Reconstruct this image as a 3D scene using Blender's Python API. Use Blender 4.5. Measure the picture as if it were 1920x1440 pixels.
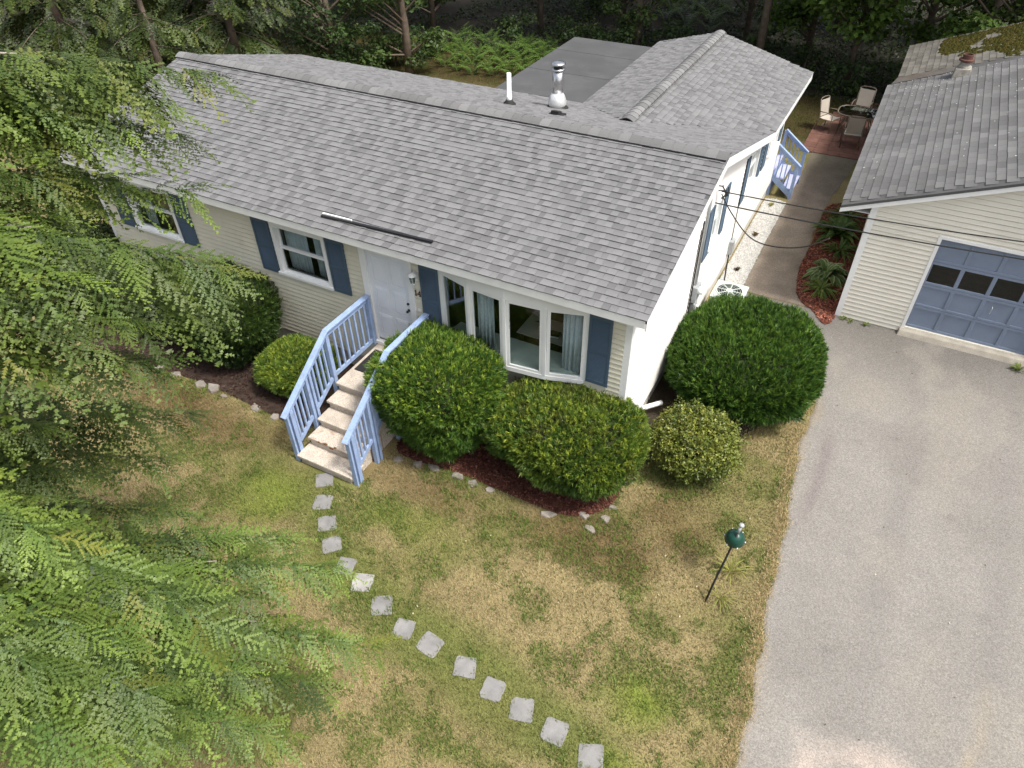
import bpy, bmesh, math, random
import numpy as np
from mathutils import Vector, Matrix

scene = bpy.context.scene
for o in list(bpy.data.objects):
    bpy.data.objects.remove(o)

# ------------------------------------------------------------------ camera
CAM = np.array([2.6708, -8.9567, 9.9298])
YAW, PITCH, ROLL, FPX = -0.4982, -0.7174, -0.0161, 1338.76

def cam_axes():
    cy, sy = math.cos(YAW), math.sin(YAW)
    cp, sp = math.cos(PITCH), math.sin(PITCH)
    f = np.array([sy * cp, cy * cp, sp])
    r = np.array([cy, -sy, 0.0])
    u = np.cross(r, f)
    cr, sr = math.cos(ROLL), math.sin(ROLL)
    return cr * r + sr * u, -sr * r + cr * u, f

AX_R, AX_U, AX_F = cam_axes()
cam_data = bpy.data.cameras.new('camera')
cam_data.sensor_width = 36.0
cam_data.lens = 36.0 * FPX / 1920.0
cam_data.clip_start = 0.1
cam_data.clip_end = 1500
cam = bpy.data.objects.new('camera', cam_data)
scene.collection.objects.link(cam)
mw = Matrix.Identity(4)
for i in range(3):
    mw[i][0] = AX_R[i]; mw[i][1] = AX_U[i]; mw[i][2] = -AX_F[i]; mw[i][3] = CAM[i]
cam.matrix_world = mw
scene.camera = cam

# ------------------------------------------------------------------ light
SUN_EL = math.radians(60)
SUN_AZ = math.radians(98)        # clockwise from +Y: the sun stands to the right of the house
world = bpy.data.worlds.new('World')
scene.world = world
world.use_nodes = True
wn = world.node_tree
wn.nodes.clear()
w_out = wn.nodes.new('ShaderNodeOutputWorld')
w_bg = wn.nodes.new('ShaderNodeBackground')
w_sky = wn.nodes.new('ShaderNodeTexSky')
w_hs = wn.nodes.new('ShaderNodeHueSaturation')
w_sky.sky_type = 'NISHITA'
w_sky.sun_disc = False
w_sky.sun_elevation = SUN_EL
w_sky.sun_rotation = SUN_AZ
w_sky.air_density = 1.0
w_sky.dust_density = 5.0
w_sky.ozone_density = 1.0
w_hs.inputs['Saturation'].default_value = 0.45
w_bg.inputs['Strength'].default_value = 0.15
wn.links.new(w_sky.outputs[0], w_hs.inputs['Color'])
wn.links.new(w_hs.outputs[0], w_bg.inputs['Color'])
wn.links.new(w_bg.outputs[0], w_out.inputs['Surface'])

sun_data = bpy.data.lights.new('sun', 'SUN')
sun_data.energy = 2.5
sun_data.angle = math.radians(8)
sun_data.color = (1.0, 0.955, 0.88)
sun = bpy.data.objects.new('sun', sun_data)
scene.collection.objects.link(sun)
sdir = Vector((math.sin(SUN_AZ) * math.cos(SUN_EL), math.cos(SUN_AZ) * math.cos(SUN_EL), math.sin(SUN_EL)))
sun.rotation_euler = sdir.to_track_quat('Z', 'Y').to_euler()
sun.location = (20, 10, 30)

vs = scene.view_settings
vs.view_transform = 'Standard'
vs.look = 'None'
vs.gamma = 1.0
vs.exposure = 0.65
vs.use_curve_mapping = False

# ------------------------------------------------------------------ helpers
COL = scene.collection
rng = np.random.default_rng(7)
random.seed(7)

def link(o, parent=None):
    COL.objects.link(o)
    if parent is not None:
        o.parent = parent
    return o

def tag(o, label=None, cat=None, group=None, kind=None):
    if label: o['label'] = label
    if cat: o['category'] = cat
    if group: o['group'] = group
    if kind: o['kind'] = kind
    return o

def empty(name, loc=(0, 0, 0), rz=0.0):
    o = bpy.data.objects.new(name, None)
    o.empty_display_size = 0.2
    o.location = loc
    o.rotation_euler = (0, 0, rz)
    COL.objects.link(o)
    return o

def copy_tree(o, parent=None):
    c = o.copy()
    COL.objects.link(c)
    if parent is not None:
        c.parent = parent
    for ch in [x for x in o.children]:
        copy_tree(ch, c)
    return c

class MB:
    """collects faces of ONE piece"""
    def __init__(s):
        s.v = []; s.f = []
    def add(s, vs_, fs_):
        b = len(s.v)
        s.v += [tuple(map(float, p)) for p in vs_]
        s.f += [tuple(b + i for i in f) for f in fs_]
        return s
    def hexa(s, p):
        return s.add(p, [(0, 3, 2, 1), (4, 5, 6, 7), (0, 1, 5, 4), (1, 2, 6, 5), (2, 3, 7, 6), (3, 0, 4, 7)])
    def box(s, x0, x1, y0, y1, z0, z1):
        return s.hexa([(x0, y0, z0), (x1, y0, z0), (x1, y1, z0), (x0, y1, z0), (x0, y0, z1), (x1, y0, z1), (x1, y1, z1), (x0, y1, z1)])
    def beam(s, a, b, w, h, up=(0, 0, 1)):
        a = Vector(a); b = Vector(b); d = (b - a).normalized()
        up = Vector(up)
        sd = d.cross(up)
        if sd.length < 1e-4: sd = d.cross(Vector((1, 0, 0)))
        sd.normalize(); u2 = sd.cross(d)
        sd *= w / 2; u2 *= h / 2
        return s.hexa([a - sd - u2, a + sd - u2, a + sd + u2, a - sd + u2, b - sd - u2, b + sd - u2, b + sd + u2, b - sd + u2])
    def tube(s, pts, r, n=8, cap=True):
        pts = [Vector(p) for p in pts]
        rs = r if isinstance(r, (list, tuple)) else [r] * len(pts)
        rings = []
        t0 = (pts[1] - pts[0]).normalized()
        ref = Vector((0, 0, 1)) if abs(t0.z) < .9 else Vector((1, 0, 0))
        nrm = t0.cross(ref).normalized()
        base = len(s.v)
        for i, p in enumerate(pts):
            if i == 0: t = t0
            elif i == len(pts) - 1: t = (pts[i] - pts[i - 1]).normalized()
            else: t = (pts[i + 1] - pts[i - 1]).normalized()
            nrm = (nrm - t * nrm.dot(t)).normalized()
            bn = t.cross(nrm)
            for k in range(n):
                a = 2 * math.pi * k / n
                s.v.append(tuple(p + (nrm * math.cos(a) + bn * math.sin(a)) * rs[i]))
        for i in range(len(pts) - 1):
            for k in range(n):
                a = base + i * n + k; b = base + i * n + (k + 1) % n
                s.f.append((a, b, b + n, a + n))
        if cap:
            s.f.append(tuple(base + k for k in reversed(range(n))))
            s.f.append(tuple(base + (len(pts) - 1) * n + k for k in range(n)))
        return s
    def lathe(s, prof, o=(0, 0, 0), n=16):
        base = len(s.v)
        for (r, z) in prof:
            for k in range(n):
                a = 2 * math.pi * k / n
                s.v.append((o[0] + r * math.cos(a), o[1] + r * math.sin(a), o[2] + z))
        for i in range(len(prof) - 1):
            for k in range(n):
                a = base + i * n + k; b = base + i * n + (k + 1) % n
                s.f.append((a, b, b + n, a + n))
        s.f.append(tuple(base + k for k in reversed(range(n))))
        s.f.append(tuple(base + (len(prof) - 1) * n + k for k in range(n)))
        return s
    def prism(s, poly, z0, z1):
        n = len(poly); b = len(s.v)
        for z in (z0, z1):
            for q in poly: s.v.append((q[0], q[1], z))
        s.f.append(tuple(b + i for i in reversed(range(n))))
        s.f.append(tuple(b + n + i for i in range(n)))
        for i in range(n):
            j = (i + 1) % n
            s.f.append((b + i, b + j, b + n + j, b + n + i))
        return s
    def mesh(s, name, mat, smooth=False):
        me = bpy.data.meshes.new(name)
        me.from_pydata(s.v, [], s.f)
        if mat: me.materials.append(mat)
        if smooth:
            me.polygons.foreach_set('use_smooth', [True] * len(me.polygons))
        me.update()
        return me
    def build(s, name, mat, parent=None, smooth=False, bevel=0.0):
        o = bpy.data.objects.new(name, s.mesh(name, mat, smooth))
        link(o, parent)
        if bevel:
            m = o.modifiers.new('bevel', 'BEVEL'); m.width = bevel; m.segments = 2; m.limit_method = 'ANGLE'
        return o

def nmesh(name, verts, faces, mat, col=None, parent=None, smooth=False):
    """big mesh from numpy arrays, faces (M,3) or (M,4), optional per-vertex colour"""
    verts = np.asarray(verts, np.float32); faces = np.asarray(faces, np.int32)
    me = bpy.data.meshes.new(name)
    k = faces.shape[1]
    me.vertices.add(len(verts)); me.vertices.foreach_set('co', verts.ravel())
    me.loops.add(faces.size); me.loops.foreach_set('vertex_index', faces.ravel())
    me.polygons.add(len(faces))
    me.polygons.foreach_set('loop_start', np.arange(0, faces.size, k, dtype=np.int32))
    me.polygons.foreach_set('loop_total', np.full(len(faces), k, np.int32))
    me.polygons.foreach_set('use_smooth', np.full(len(faces), bool(smooth)))
    if col is not None:
        a = me.color_attributes.new('Col', 'FLOAT_COLOR', 'POINT')
        c = np.ones((len(verts), 4), np.float32); c[:, :3] = col
        a.data.foreach_set('color', c.ravel())
    me.materials.append(mat)
    me.update(calc_edges=True)
    me.validate()
    o = bpy.data.objects.new(name, me)
    return link(o, parent)

def hash2(ix, iy, seed):
    h = (ix.astype(np.int64) * 374761393 + iy.astype(np.int64) * 668265263 + seed * 974634777) & 0x7fffffff
    h = ((h ^ (h >> 13)) * 1274126177) & 0x7fffffff
    return ((h ^ (h >> 16)) & 0xffff) / 65535.0

def vnoise(x, y, seed=0):
    x = np.asarray(x, float); y = np.asarray(y, float)
    ix = np.floor(x); iy = np.floor(y); fx = x - ix; fy = y - iy
    fx = fx * fx * (3 - 2 * fx); fy = fy * fy * (3 - 2 * fy)
    a = hash2(ix, iy, seed); b = hash2(ix + 1, iy, seed); c = hash2(ix, iy + 1, seed); d = hash2(ix + 1, iy + 1, seed)
    return (a * (1 - fx) + b * fx) * (1 - fy) + (c * (1 - fx) + d * fx) * fy

def fbm(x, y, seed=0, oct=4):
    s = 0; a = .5; t = 0
    for i in range(oct):
        s = s + a * vnoise(x * 2 ** i, y * 2 ** i, seed + i * 17); t += a; a *= .5
    return s / t

def smooth01(x, a, b):
    t = np.clip((x - a) / (b - a), 0, 1)
    return t * t * (3 - 2 * t)

def pix(P):
    """1920-wide pixel of a point, only used to pick which repeats show largest"""
    d = np.asarray(P, float) - CAM
    w = d @ AX_F
    return 960 + FPX * (d @ AX_R) / w, 720 - FPX * (d @ AX_U) / w, w

# ------------------------------------------------------------------ materials
def new_mat(name):
    m = bpy.data.materials.new(name); m.use_nodes = True
    nt = m.node_tree
    return m, nt, nt.nodes['Principled BSDF']

def surf(name, col, rough=.6, metal=0.0, var=.12, scale=3.0, fine=60.0, finevar=.06, bump=0.0, bscale=80.0, stain=None, stain_amt=0.0, stain_scale=1.2, spec=.4):
    """base colour with broad and fine variation in world space, optional stains and relief"""
    m, nt, b = new_mat(name)
    N = nt.nodes.new; L = nt.links.new
    geo = N('ShaderNodeNewGeometry')
    n1 = N('ShaderNodeTexNoise'); n1.inputs['Scale'].default_value = scale; n1.inputs['Detail'].default_value = 5
    n2 = N('ShaderNodeTexNoise'); n2.inputs['Scale'].default_value = fine; n2.inputs['Detail'].default_value = 3
    L(geo.outputs['Position'], n1.inputs['Vector']); L(geo.outputs['Position'], n2.inputs['Vector'])
    mr1 = N('ShaderNodeMapRange'); mr1.inputs[1].default_value = .3; mr1.inputs[2].default_value = .7
    mr1.inputs[3].default_value = 1 - var; mr1.inputs[4].default_value = 1 + var
    mr2 = N('ShaderNodeMapRange'); mr2.inputs[1].default_value = .3; mr2.inputs[2].default_value = .7
    mr2.inputs[3].default_value = 1 - finevar; mr2.inputs[4].default_value = 1 + finevar
    L(n1.outputs[0], mr1.inputs[0]); L(n2.outputs[0], mr2.inputs[0])
    mu = N('ShaderNodeMath'); mu.operation = 'MULTIPLY'
    L(mr1.outputs[0], mu.inputs[0]); L(mr2.outputs[0], mu.inputs[1])
    vm = N('ShaderNodeVectorMath'); vm.operation = 'SCALE'
    vm.inputs[0].default_value = col
    L(mu.outputs[0], vm.inputs['Scale'])
    out = vm.outputs[0]
    if stain is not None:
        n3 = N('ShaderNodeTexNoise'); n3.inputs['Scale'].default_value = stain_scale; n3.inputs['Detail'].default_value = 6
        n3.inputs['Roughness'].default_value = .65
        L(geo.outputs['Position'], n3.inputs['Vector'])
        mr3 = N('ShaderNodeMapRange'); mr3.inputs[1].default_value = .5; mr3.inputs[2].default_value = .72
        mr3.inputs[3].default_value = 0; mr3.inputs[4].default_value = stain_amt
        L(n3.outputs[0], mr3.inputs[0])
        mx = N('ShaderNodeMix'); mx.data_type = 'RGBA'
        L(mr3.outputs[0], mx.inputs[0]); L(out, mx.inputs[6]); mx.inputs[7].default_value = (*stain, 1)
        out = mx.outputs[2]
    L(out, b.inputs['Base Color'])
    b.inputs['Roughness'].default_value = rough
    b.inputs['Metallic'].default_value = metal
    b.inputs['Specular IOR Level'].default_value = spec
    if bump:
        n4 = N('ShaderNodeTexNoise'); n4.inputs['Scale'].default_value = bscale; n4.inputs['Detail'].default_value = 4
        L(geo.outputs['Position'], n4.inputs['Vector'])
        bp = N('ShaderNodeBump'); bp.inputs['Strength'].default_value = bump; bp.inputs['Distance'].default_value = .01
        L(n4.outputs[0], bp.inputs['Height']); L(bp.outputs[0], b.inputs['Normal'])
    return m

def attr_mat(name, rough=.8, trans=0.0, fine=0.0, fine_scale=40.0, spec=.3, mul=1.0):
    """colour from the piece's own colour attribute"""
    m, nt, b = new_mat(name)
    N = nt.nodes.new; L = nt.links.new
    at = N('ShaderNodeAttribute'); at.attribute_name = 'Col'
    out = at.outputs['Color']
    if fine:
        geo = N('ShaderNodeNewGeometry')
        n2 = N('ShaderNodeTexNoise'); n2.inputs['Scale'].default_value = fine_scale; n2.inputs['Detail'].default_value = 4
        L(geo.outputs['Position'], n2.inputs['Vector'])
        mr = N('ShaderNodeMapRange'); mr.inputs[1].default_value = .3; mr.inputs[2].default_value = .7
        mr.inputs[3].default_value = 1 - fine; mr.inputs[4].default_value = 1 + fine
        L(n2.outputs[0], mr.inputs[0])
        vm = N('ShaderNodeVectorMath'); vm.operation = 'SCALE'
        L(out, vm.inputs[0]); L(mr.outputs[0], vm.inputs['Scale'])
        out = vm.outputs[0]
    L(out, b.inputs['Base Color'])
    b.inputs['Roughness'].default_value = rough
    b.inputs['Specular IOR Level'].default_value = spec
    if trans:
        tr = N('ShaderNodeBsdfTranslucent'); mx = N('ShaderNodeMixShader')
        L(out, tr.inputs['Color']); mx.inputs[0].default_value = trans
        L(b.outputs[0], mx.inputs[1]); L(tr.outputs[0], mx.inputs[2])
        L(mx.outputs[0], nt.nodes['Material Output'].inputs['Surface'])
    return m

def glass_mat(name, tint=(1, 1, 1), refl=1.0):
    m, nt, b = new_mat(name)
    nt.nodes.remove(b)
    N = nt.nodes.new; L = nt.links.new
    lw = N('ShaderNodeLayerWeight'); lw.inputs['Blend'].default_value = .5
    pw = N('ShaderNodeMath'); pw.operation = 'POWER'; pw.inputs[1].default_value = 4.0
    fr = N('ShaderNodeMath'); fr.operation = 'MULTIPLY_ADD'; fr.inputs[1].default_value = .7; fr.inputs[2].default_value = .03
    L(lw.outputs['Facing'], pw.inputs[0]); L(pw.outputs[0], fr.inputs[0])
    tr = N('ShaderNodeBsdfTransparent'); tr.inputs['Color'].default_value = (*tint, 1)
    gl = N('ShaderNodeBsdfGlossy'); gl.inputs['Roughness'].default_value = .02
    gl.inputs['Color'].default_value = (refl, refl, refl, 1)
    mx = N('ShaderNodeMixShader')
    L(fr.outputs[0], mx.inputs[0]); L(tr.outputs[0], mx.inputs[1]); L(gl.outputs[0], mx.inputs[2])
    L(mx.outputs[0], nt.nodes['Material Output'].inputs['Surface'])
    return m

M = {}
M['shingle'] = attr_mat('asphalt_shingle', rough=.95, fine=.22, fine_scale=180, spec=.15)
M['old_shingle'] = attr_mat('old_asphalt_shingle', rough=.95, fine=.18, fine_scale=120, spec=.15)
M['deck'] = surf('roof_deck', (.08, .08, .08), .95)
M['siding'] = surf('cream_vinyl_siding', (.66, .63, .51), .5, var=.05, scale=1.5, finevar=.02, stain=(.40, .37, .28), stain_amt=.3, stain_scale=1.6, spec=.35)
M['siding_side'] = surf('sunlit_vinyl_siding', (.80, .78, .74), .45, var=.03, scale=1.2, finevar=.02, spec=.35)  # lit copy of the cream siding, sun glare put into the colour
M['siding_garage'] = surf('garage_vinyl_siding', (.74, .71, .62), .5, var=.04, scale=1.0, finevar=.02, stain=(.5, .46, .36), stain_amt=.25, spec=.35)
M['trim'] = surf('white_trim', (.80, .81, .80), .45, var=.04, scale=2, finevar=.02, stain=(.5, .5, .47), stain_amt=.12)
M['door_white'] = surf('white_door_paint', (.74, .77, .81), .4, var=.03, finevar=.01)
M['shutter'] = surf('slate_blue_shutter', (.062, .100, .145), .5, var=.12, scale=2, finevar=.05)
M['blue'] = surf('periwinkle_rail_paint', (.285, .385, .60), .6, var=.10, scale=5, fine=45, finevar=.08, stain=(.20, .235, .30), stain_amt=.55, stain_scale=7, bump=.25, bscale=60)
M['tread_blue'] = surf('lavender_tread_paint', (.45, .47, .68), .6, var=.08, scale=6)
M['gdoor'] = surf('grey_blue_door_paint', (.19, .235, .315), .5, var=.10, scale=2.5, finevar=.03, stain=(.1, .13, .2), stain_amt=.4, stain_scale=2.5)
M['concrete'] = surf('concrete', (.34, .31, .26), .9, var=.15, scale=5, finevar=.12, bump=.3)
M['terrazzo'] = surf('pebbled_precast_step', (.50, .44, .37), .85, var=.08, scale=4, fine=70, finevar=.42, bump=.35, bscale=70, stain=(.24, .2, .15), stain_amt=.45, stain_scale=3.2)
M['foundation'] = surf('painted_foundation', (.55, .53, .49), .8, var=.1, scale=3, bump=.2, bscale=30)
M['vent_grey'] = surf('ridge_vent_plastic', (.035, .035, .037), .8)
M['black_rubber'] = surf('black_rubber', (.018, .018, .018), .75, var=.2, scale=8)
M['black'] = surf('black_metal', (.015, .015, .017), .45, var=.1)
M['cable'] = surf('black_cable', (.012, .012, .012), .6)
M['interior'] = surf('dim_plaster', (.23, .20, .15), .9, var=.05)
M['wood_floor'] = surf('dark_wood', (.09, .045, .02), .5, var=.25, scale=5)
M['curtain'] = surf('pale_lace_curtain', (.62, .66, .70), .9, var=.08, scale=12, fine=90, finevar=.25)
M['glass'] = glass_mat('window_glass', (.86, .9, .9), 1.0)
M['glass_dark'] = glass_mat('tinted_glass', (.55, .6, .58), 1.0)
M['membrane'] = surf('grey_roof_membrane', (.07, .072, .075), .8, var=.10, scale=1.1, finevar=.06, stain=(.11, .11, .112), stain_amt=.6, stain_scale=1.0)
M['steel'] = surf('stainless_flue', (.62, .62, .62), .28, metal=1.0, var=.18, scale=14, finevar=.1)
M['galv'] = surf('galvanised_grey', (.42, .44, .45), .5, metal=.35, var=.1, scale=6)
M['pvc'] = surf('white_pvc', (.85, .86, .85), .35, var=.04)
M['grey_paint'] = surf('grey_enamel', (.36, .40, .38), .5, var=.06)
M['acgreen'] = surf('pale_green_enamel', (.47, .53, .48), .45, var=.06)
M['dark_green'] = surf('dark_green_enamel', (.008, .05, .035), .3, var=.1)
M['terra'] = surf('terracotta', (.10, .045, .035), .85, var=.15, scale=8, finevar=.1)
M['mortar'] = surf('weathered_mortar', (.33, .31, .27), .95, var=.2, scale=12, finevar=.15, stain=(.16, .12, .06), stain_amt=.6, stain_scale=8, bump=.4)
M['paver_red'] = surf('red_brick_paver', (.15, .072, .054), .9, var=.3, scale=3, finevar=.15, stain=(.12, .06, .04), stain_amt=.6, stain_scale=2, bump=.3)
M['flag'] = surf('bluestone_flag', (.215, .21, .205), .85, var=.2, scale=5, finevar=.08, stain=(.27, .26, .24), stain_amt=.5, stain_scale=3, bump=.25)
M['fieldstone'] = surf('field_stone', (.24, .215, .19), .9, var=.22, scale=7, finevar=.15, stain=(.2, .16, .11), stain_amt=.6, stain_scale=5, bump=.5, bscale=30)
M['bark'] = surf('grey_brown_bark', (.13, .10, .075), .95, var=.3, scale=6, finevar=.25, bump=.6, bscale=40)
M['bark_light'] = surf('pale_grey_twig_bark', (.27, .24, .205), .9, var=.25, scale=10, finevar=.2)
M['bronze'] = surf('bronze_tube', (.20, .165, .125), .5, metal=.2, var=.1)
M['sling'] = surf('beige_sling_fabric', (.47, .42, .36), .9, var=.06, fine=150, finevar=.12)
M['sling_back'] = surf('brown_sling_fabric', (.17, .14, .115), .9, var=.06, fine=150, finevar=.12)
M['leaf'] = attr_mat('broad_leaf', rough=.5, trans=.3, spec=.35)
M['needle'] = attr_mat('conifer_needle', rough=.5, trans=.14, spec=.35)
M['yew'] = attr_mat('yew_needle', rough=.45, trans=.15, spec=.4)
M['grass'] = attr_mat('grass_blade', rough=.7, trans=.25, spec=.2)
M['chip'] = attr_mat('mulch_chip', rough=.95, spec=.1)
M['lawn'] = attr_mat('lawn_soil', rough=1.0, fine=.35, fine_scale=55, spec=.05)
M['white_stone'] = attr_mat('white_gravel', rough=.8, spec=.3)
M['paper'] = surf('off_white_paper', (.7, .66, .58), .8)
M['petal'] = surf('white_petal', (.8, .8, .8), .6)
M['cloth'] = surf('cream_table_cloth', (.62, .56, .48), .9, fine=80, finevar=.1)
M['number'] = surf('dark_bronze_numeral', (.10, .045, .02), .45, metal=.4)
# ------------------------------------------------------------------ ground
STONES = [(-4.58, -2.91), (-4.27, -3.34), (-3.9, -3.68), (-3.54, -3.99), (-3.07, -4.22), (-2.63, -4.35), (-2.11, -4.55),
          (-1.58, -4.72), (-1.08, -4.75), (-0.44, -4.81), (0.08, -4.91), (0.57, -4.98), (1.11, -5.04), (1.67, -5.11)]
EDGE_Y = [-14, -6, -4.36, -3.83, -3.11, -2.51, -1.76, -1.09, -0.11, 0.73, 1.6, 2.27, 3.0, 4.0, 4.8, 5.3, 6.0, 6.7]
EDGE_X = [3.7, 3.5, 3.40, 3.37, 3.30, 3.24, 3.14, 3.13, 3.07, 3.01, 2.99, 2.93, 3.05, 2.9, 2.2, 1.1, .72, .63]

def edge_x(y):
    y = np.asarray(y, float)
    return np.interp(y, EDGE_Y, EDGE_X) + (fbm(y * 2.1, y * 0 + 3.3, 5, 4) - .5) * .22

def lawn_color(x, y):
    """dry summer lawn: straw, green and brown patches"""
    straw = np.array([.375, .305, .155]); green = np.array([.145, .19, .040]); bright = np.array([.21, .28, .04])
    brown = np.array([.19, .13, .065]); olive = np.array([.215, .205, .075])
    n1 = fbm(x * .55, y * .55, 11, 4); n2 = fbm(x * 1.7 + 9, y * 1.7, 23, 4); n3 = fbm(x * 5, y * 5, 31, 3)
    d = np.full(x.shape, 9.0)
    for i in range(len(STONES) - 1):
        a = np.array(STONES[i]); b = np.array(STONES[i + 1]); ab = b - a
        t = np.clip(((x - a[0]) * ab[0] + (y - a[1]) * ab[1]) / (ab @ ab), 0, 1)
        d = np.minimum(d, np.hypot(x - a[0] - t * ab[0], y - a[1] - t * ab[1]))
    g = smooth01(n2 * .6 + n3 * .25 + n1 * .3, .53, .74)
    g = np.maximum(g * .62, (1 - smooth01(d + (n2 - .5) * .6, .2, .7)) * .75)
    def blob(cx, cy, rx, ry):
        return np.clip(1 - ((x - cx) / rx) ** 2 - ((y - cy) / ry) ** 2 + (n2 - .5) * 1.2, 0, 1)
    br = np.maximum.reduce([blob(-5.15, -3.6, .75, .8), blob(2.0, -4.2, .55, .5), blob(-2.6, -3.0, 1.3, .5) * .4, blob(2.3, -5.2, .8, .5) * .8])
    g = np.maximum(g, blob(-5.6, -3.2, 1.3, .8) * .75)
    bw = np.maximum.reduce([blob(.35, -1.9, 1.7, .75) * .8, blob(1.4, -.9, .9, 1.0) * .75, blob(-3.0, -2.3, 1.8, .45) * .7, blob(-8.3, -2.7, 2.6, .8) * .95, blob(-6.2, -2.4, .6, .5) * .6])
    c = straw[None] * (1 - g[:, None]) + green[None] * g[:, None]
    ol = smooth01(n1, .48, .68)[:, None] * .5
    c = c * (1 - ol) + olive[None] * ol
    c = c * (1 - bw[:, None]) + brown[None] * bw[:, None]
    c = c * (1 - br[:, None] * .8) + bright[None] * br[:, None] * .8
    # the yard behind the house, at the foot of the wood
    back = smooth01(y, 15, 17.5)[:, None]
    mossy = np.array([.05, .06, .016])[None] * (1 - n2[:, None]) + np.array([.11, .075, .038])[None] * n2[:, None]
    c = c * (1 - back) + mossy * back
    return c * (.8 + .4 * n3[:, None])

# far ground: forest floor of leaf litter, reaching the horizon
g = MB(); g.add([(-400, -400, -.012), (400, -400, -.012), (400, 400, -.012), (-400, 400, -.012)], [(0, 1, 2, 3)])
m_litter = surf('leaf_litter', (.026, .020, .013), 1.0, var=.4, scale=.8, fine=9, finevar=.4, stain=(.016, .022, .008), stain_amt=.8, stain_scale=.5, bump=.6, bscale=12)
tag(g.build('forest_floor', m_litter), 'dark forest floor of leaf litter beyond the yard', 'ground', kind='structure')

xs = np.arange(-26, 3.95, .18); ys = np.arange(-15, 21.5, .18)
XX, YY = np.meshgrid(xs, ys); xf = XX.ravel(); yf = YY.ravel()
zf = (fbm(xf * 1.2, yf * 1.2, 3, 3) - .5) * .02
zf = np.where((xf > -13.2) & (xf < 3.1) & (yf > -2.2), zf * .2 - .003, zf)
nx = len(xs); ii = np.arange(len(xs) * len(ys)).reshape(len(ys), nx)
F = np.stack([ii[:-1, :-1].ravel(), ii[:-1, 1:].ravel(), ii[1:, 1:].ravel(), ii[1:, :-1].ravel()], 1)
lawn = nmesh('lawn', np.stack([xf, yf, zf], 1), F, M['lawn'], col=lawn_color(xf, yf) * .66, smooth=True)  # sheet darkened between the blades, depth shade put into its colour
tag(lawn, 'patchy dry front lawn of straw and green grass', 'lawn', kind='structure')

# driveway: sun-bleached asphalt with worn patches and a sandy crack
ys = np.arange(-15, 6.72, .08); cols = np.concatenate([np.linspace(0, .72, 60), np.linspace(.75, 1, 6)])
ex = edge_x(ys)
DX = ex[:, None] + (13.5 - ex[:, None]) * cols[None, :] ** 1.25; DY = np.repeat(ys[:, None], len(cols), 1)
xf = DX.ravel(); yf = DY.ravel()
def drive_color(x, y):
    n1 = fbm(x * .8, y * .8, 41, 4); n2 = fbm(x * 2.3, y * 2.3, 47, 4); n3 = fbm(x * .35, y * .35 + 7, 53, 3)
    c = np.array([.212, .200, .182])[None] * (.86 + .28 * n1[:, None])
    c *= (1 + .10 * (n2[:, None] - .5))
    def mix(c, col, w): return c * (1 - w[:, None]) + np.array(col)[None] * w[:, None]
    # darker band of asphalt in front of the garage and along the walk
    c = mix(c, [.125, .117, .107], smooth01(y + (n1 - .5) * 2.2, 3.6, 6.6) * .8)
    c = mix(c, [.19, .175, .16], smooth01(n3, .55, .75) * .4 * smooth01(y, -4, 2))
    # tyre-dark streak by the big bush
    xs_ = 3.33 + .12 * np.sin(y * .9)
    c = mix(c, [.17, .145, .14], np.exp(-((x - xs_) / .11) ** 2) * smooth01(y, -.4, .8) * (1 - smooth01(y, 2.0, 3.0)) * .75)
    # worn pale pinkish patch near the street end, sandy crack to its right
    w = np.clip(1.2 - ((x - 5.0) / 1.15) ** 2 - ((y + 4.0) / .75) ** 2 + (n2 - .5) * 2.2, 0, 1)
    c = mix(c, [.36, .31, .27], w * smooth01(n2, .3, .6) * .95)
    xc = 6.05 + .09 * np.sin(y * 2.2) + .16 * (n1 - .5) + .06 * (y + 3)
    c = mix(c, [.32, .27, .19], np.exp(-((x - xc) / .07) ** 2) * (1 - smooth01(y, -2.2, -1.2)) * smooth01(n2 + .2, .4, .6) * .95)
    # pale dusty fringe at the lawn edge
    e = x - np.interp(y, EDGE_Y, EDGE_X)
    c = mix(c, [.27, .225, .165], (1 - smooth01(e + (n2 - .5) * .3, .0, .16)) * .5)
    # tyre tracks, oil drips and old patches
    for xt in (4.75, 6.35): c = mix(c, [.165, .155, .145], np.exp(-((x - xt - .1 * np.sin(y * .5)) / .2) ** 2) * (.15 + .35 * smooth01(n1, .4, .65)))
    r_ = np.random.default_rng(3)
    for i in range(16):
        ox, oy, rr = r_.uniform(3.8, 8), r_.uniform(-4.5, 5.5), r_.uniform(.05, .16)
        c = mix(c, [.11, .10, .095], np.clip(1 - ((x - ox) ** 2 + (y - oy) ** 2) / rr ** 2 + (n2 - .5), 0, 1) * r_.uniform(.2, .6))
    c = mix(c, [.24, .22, .19], smooth01(fbm(x * 1.1 + 3, y * .5, 59, 4), .54, .7) * .55)
    return c
zf = .012 + (fbm(xf * .5, yf * .5, 61, 2) - .5) * .008
ii = np.arange(xf.size).reshape(DX.shape)
F = np.stack([ii[:-1, :-1].ravel(), ii[:-1, 1:].ravel(), ii[1:, 1:].ravel(), ii[1:, :-1].ravel()], 1)
zf = zf.reshape(DX.shape); zf[:, 0] -= .03; zf = zf.ravel()
m_asph = attr_mat('bleached_asphalt', rough=.95, fine=.16, fine_scale=45, spec=.15)
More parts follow.
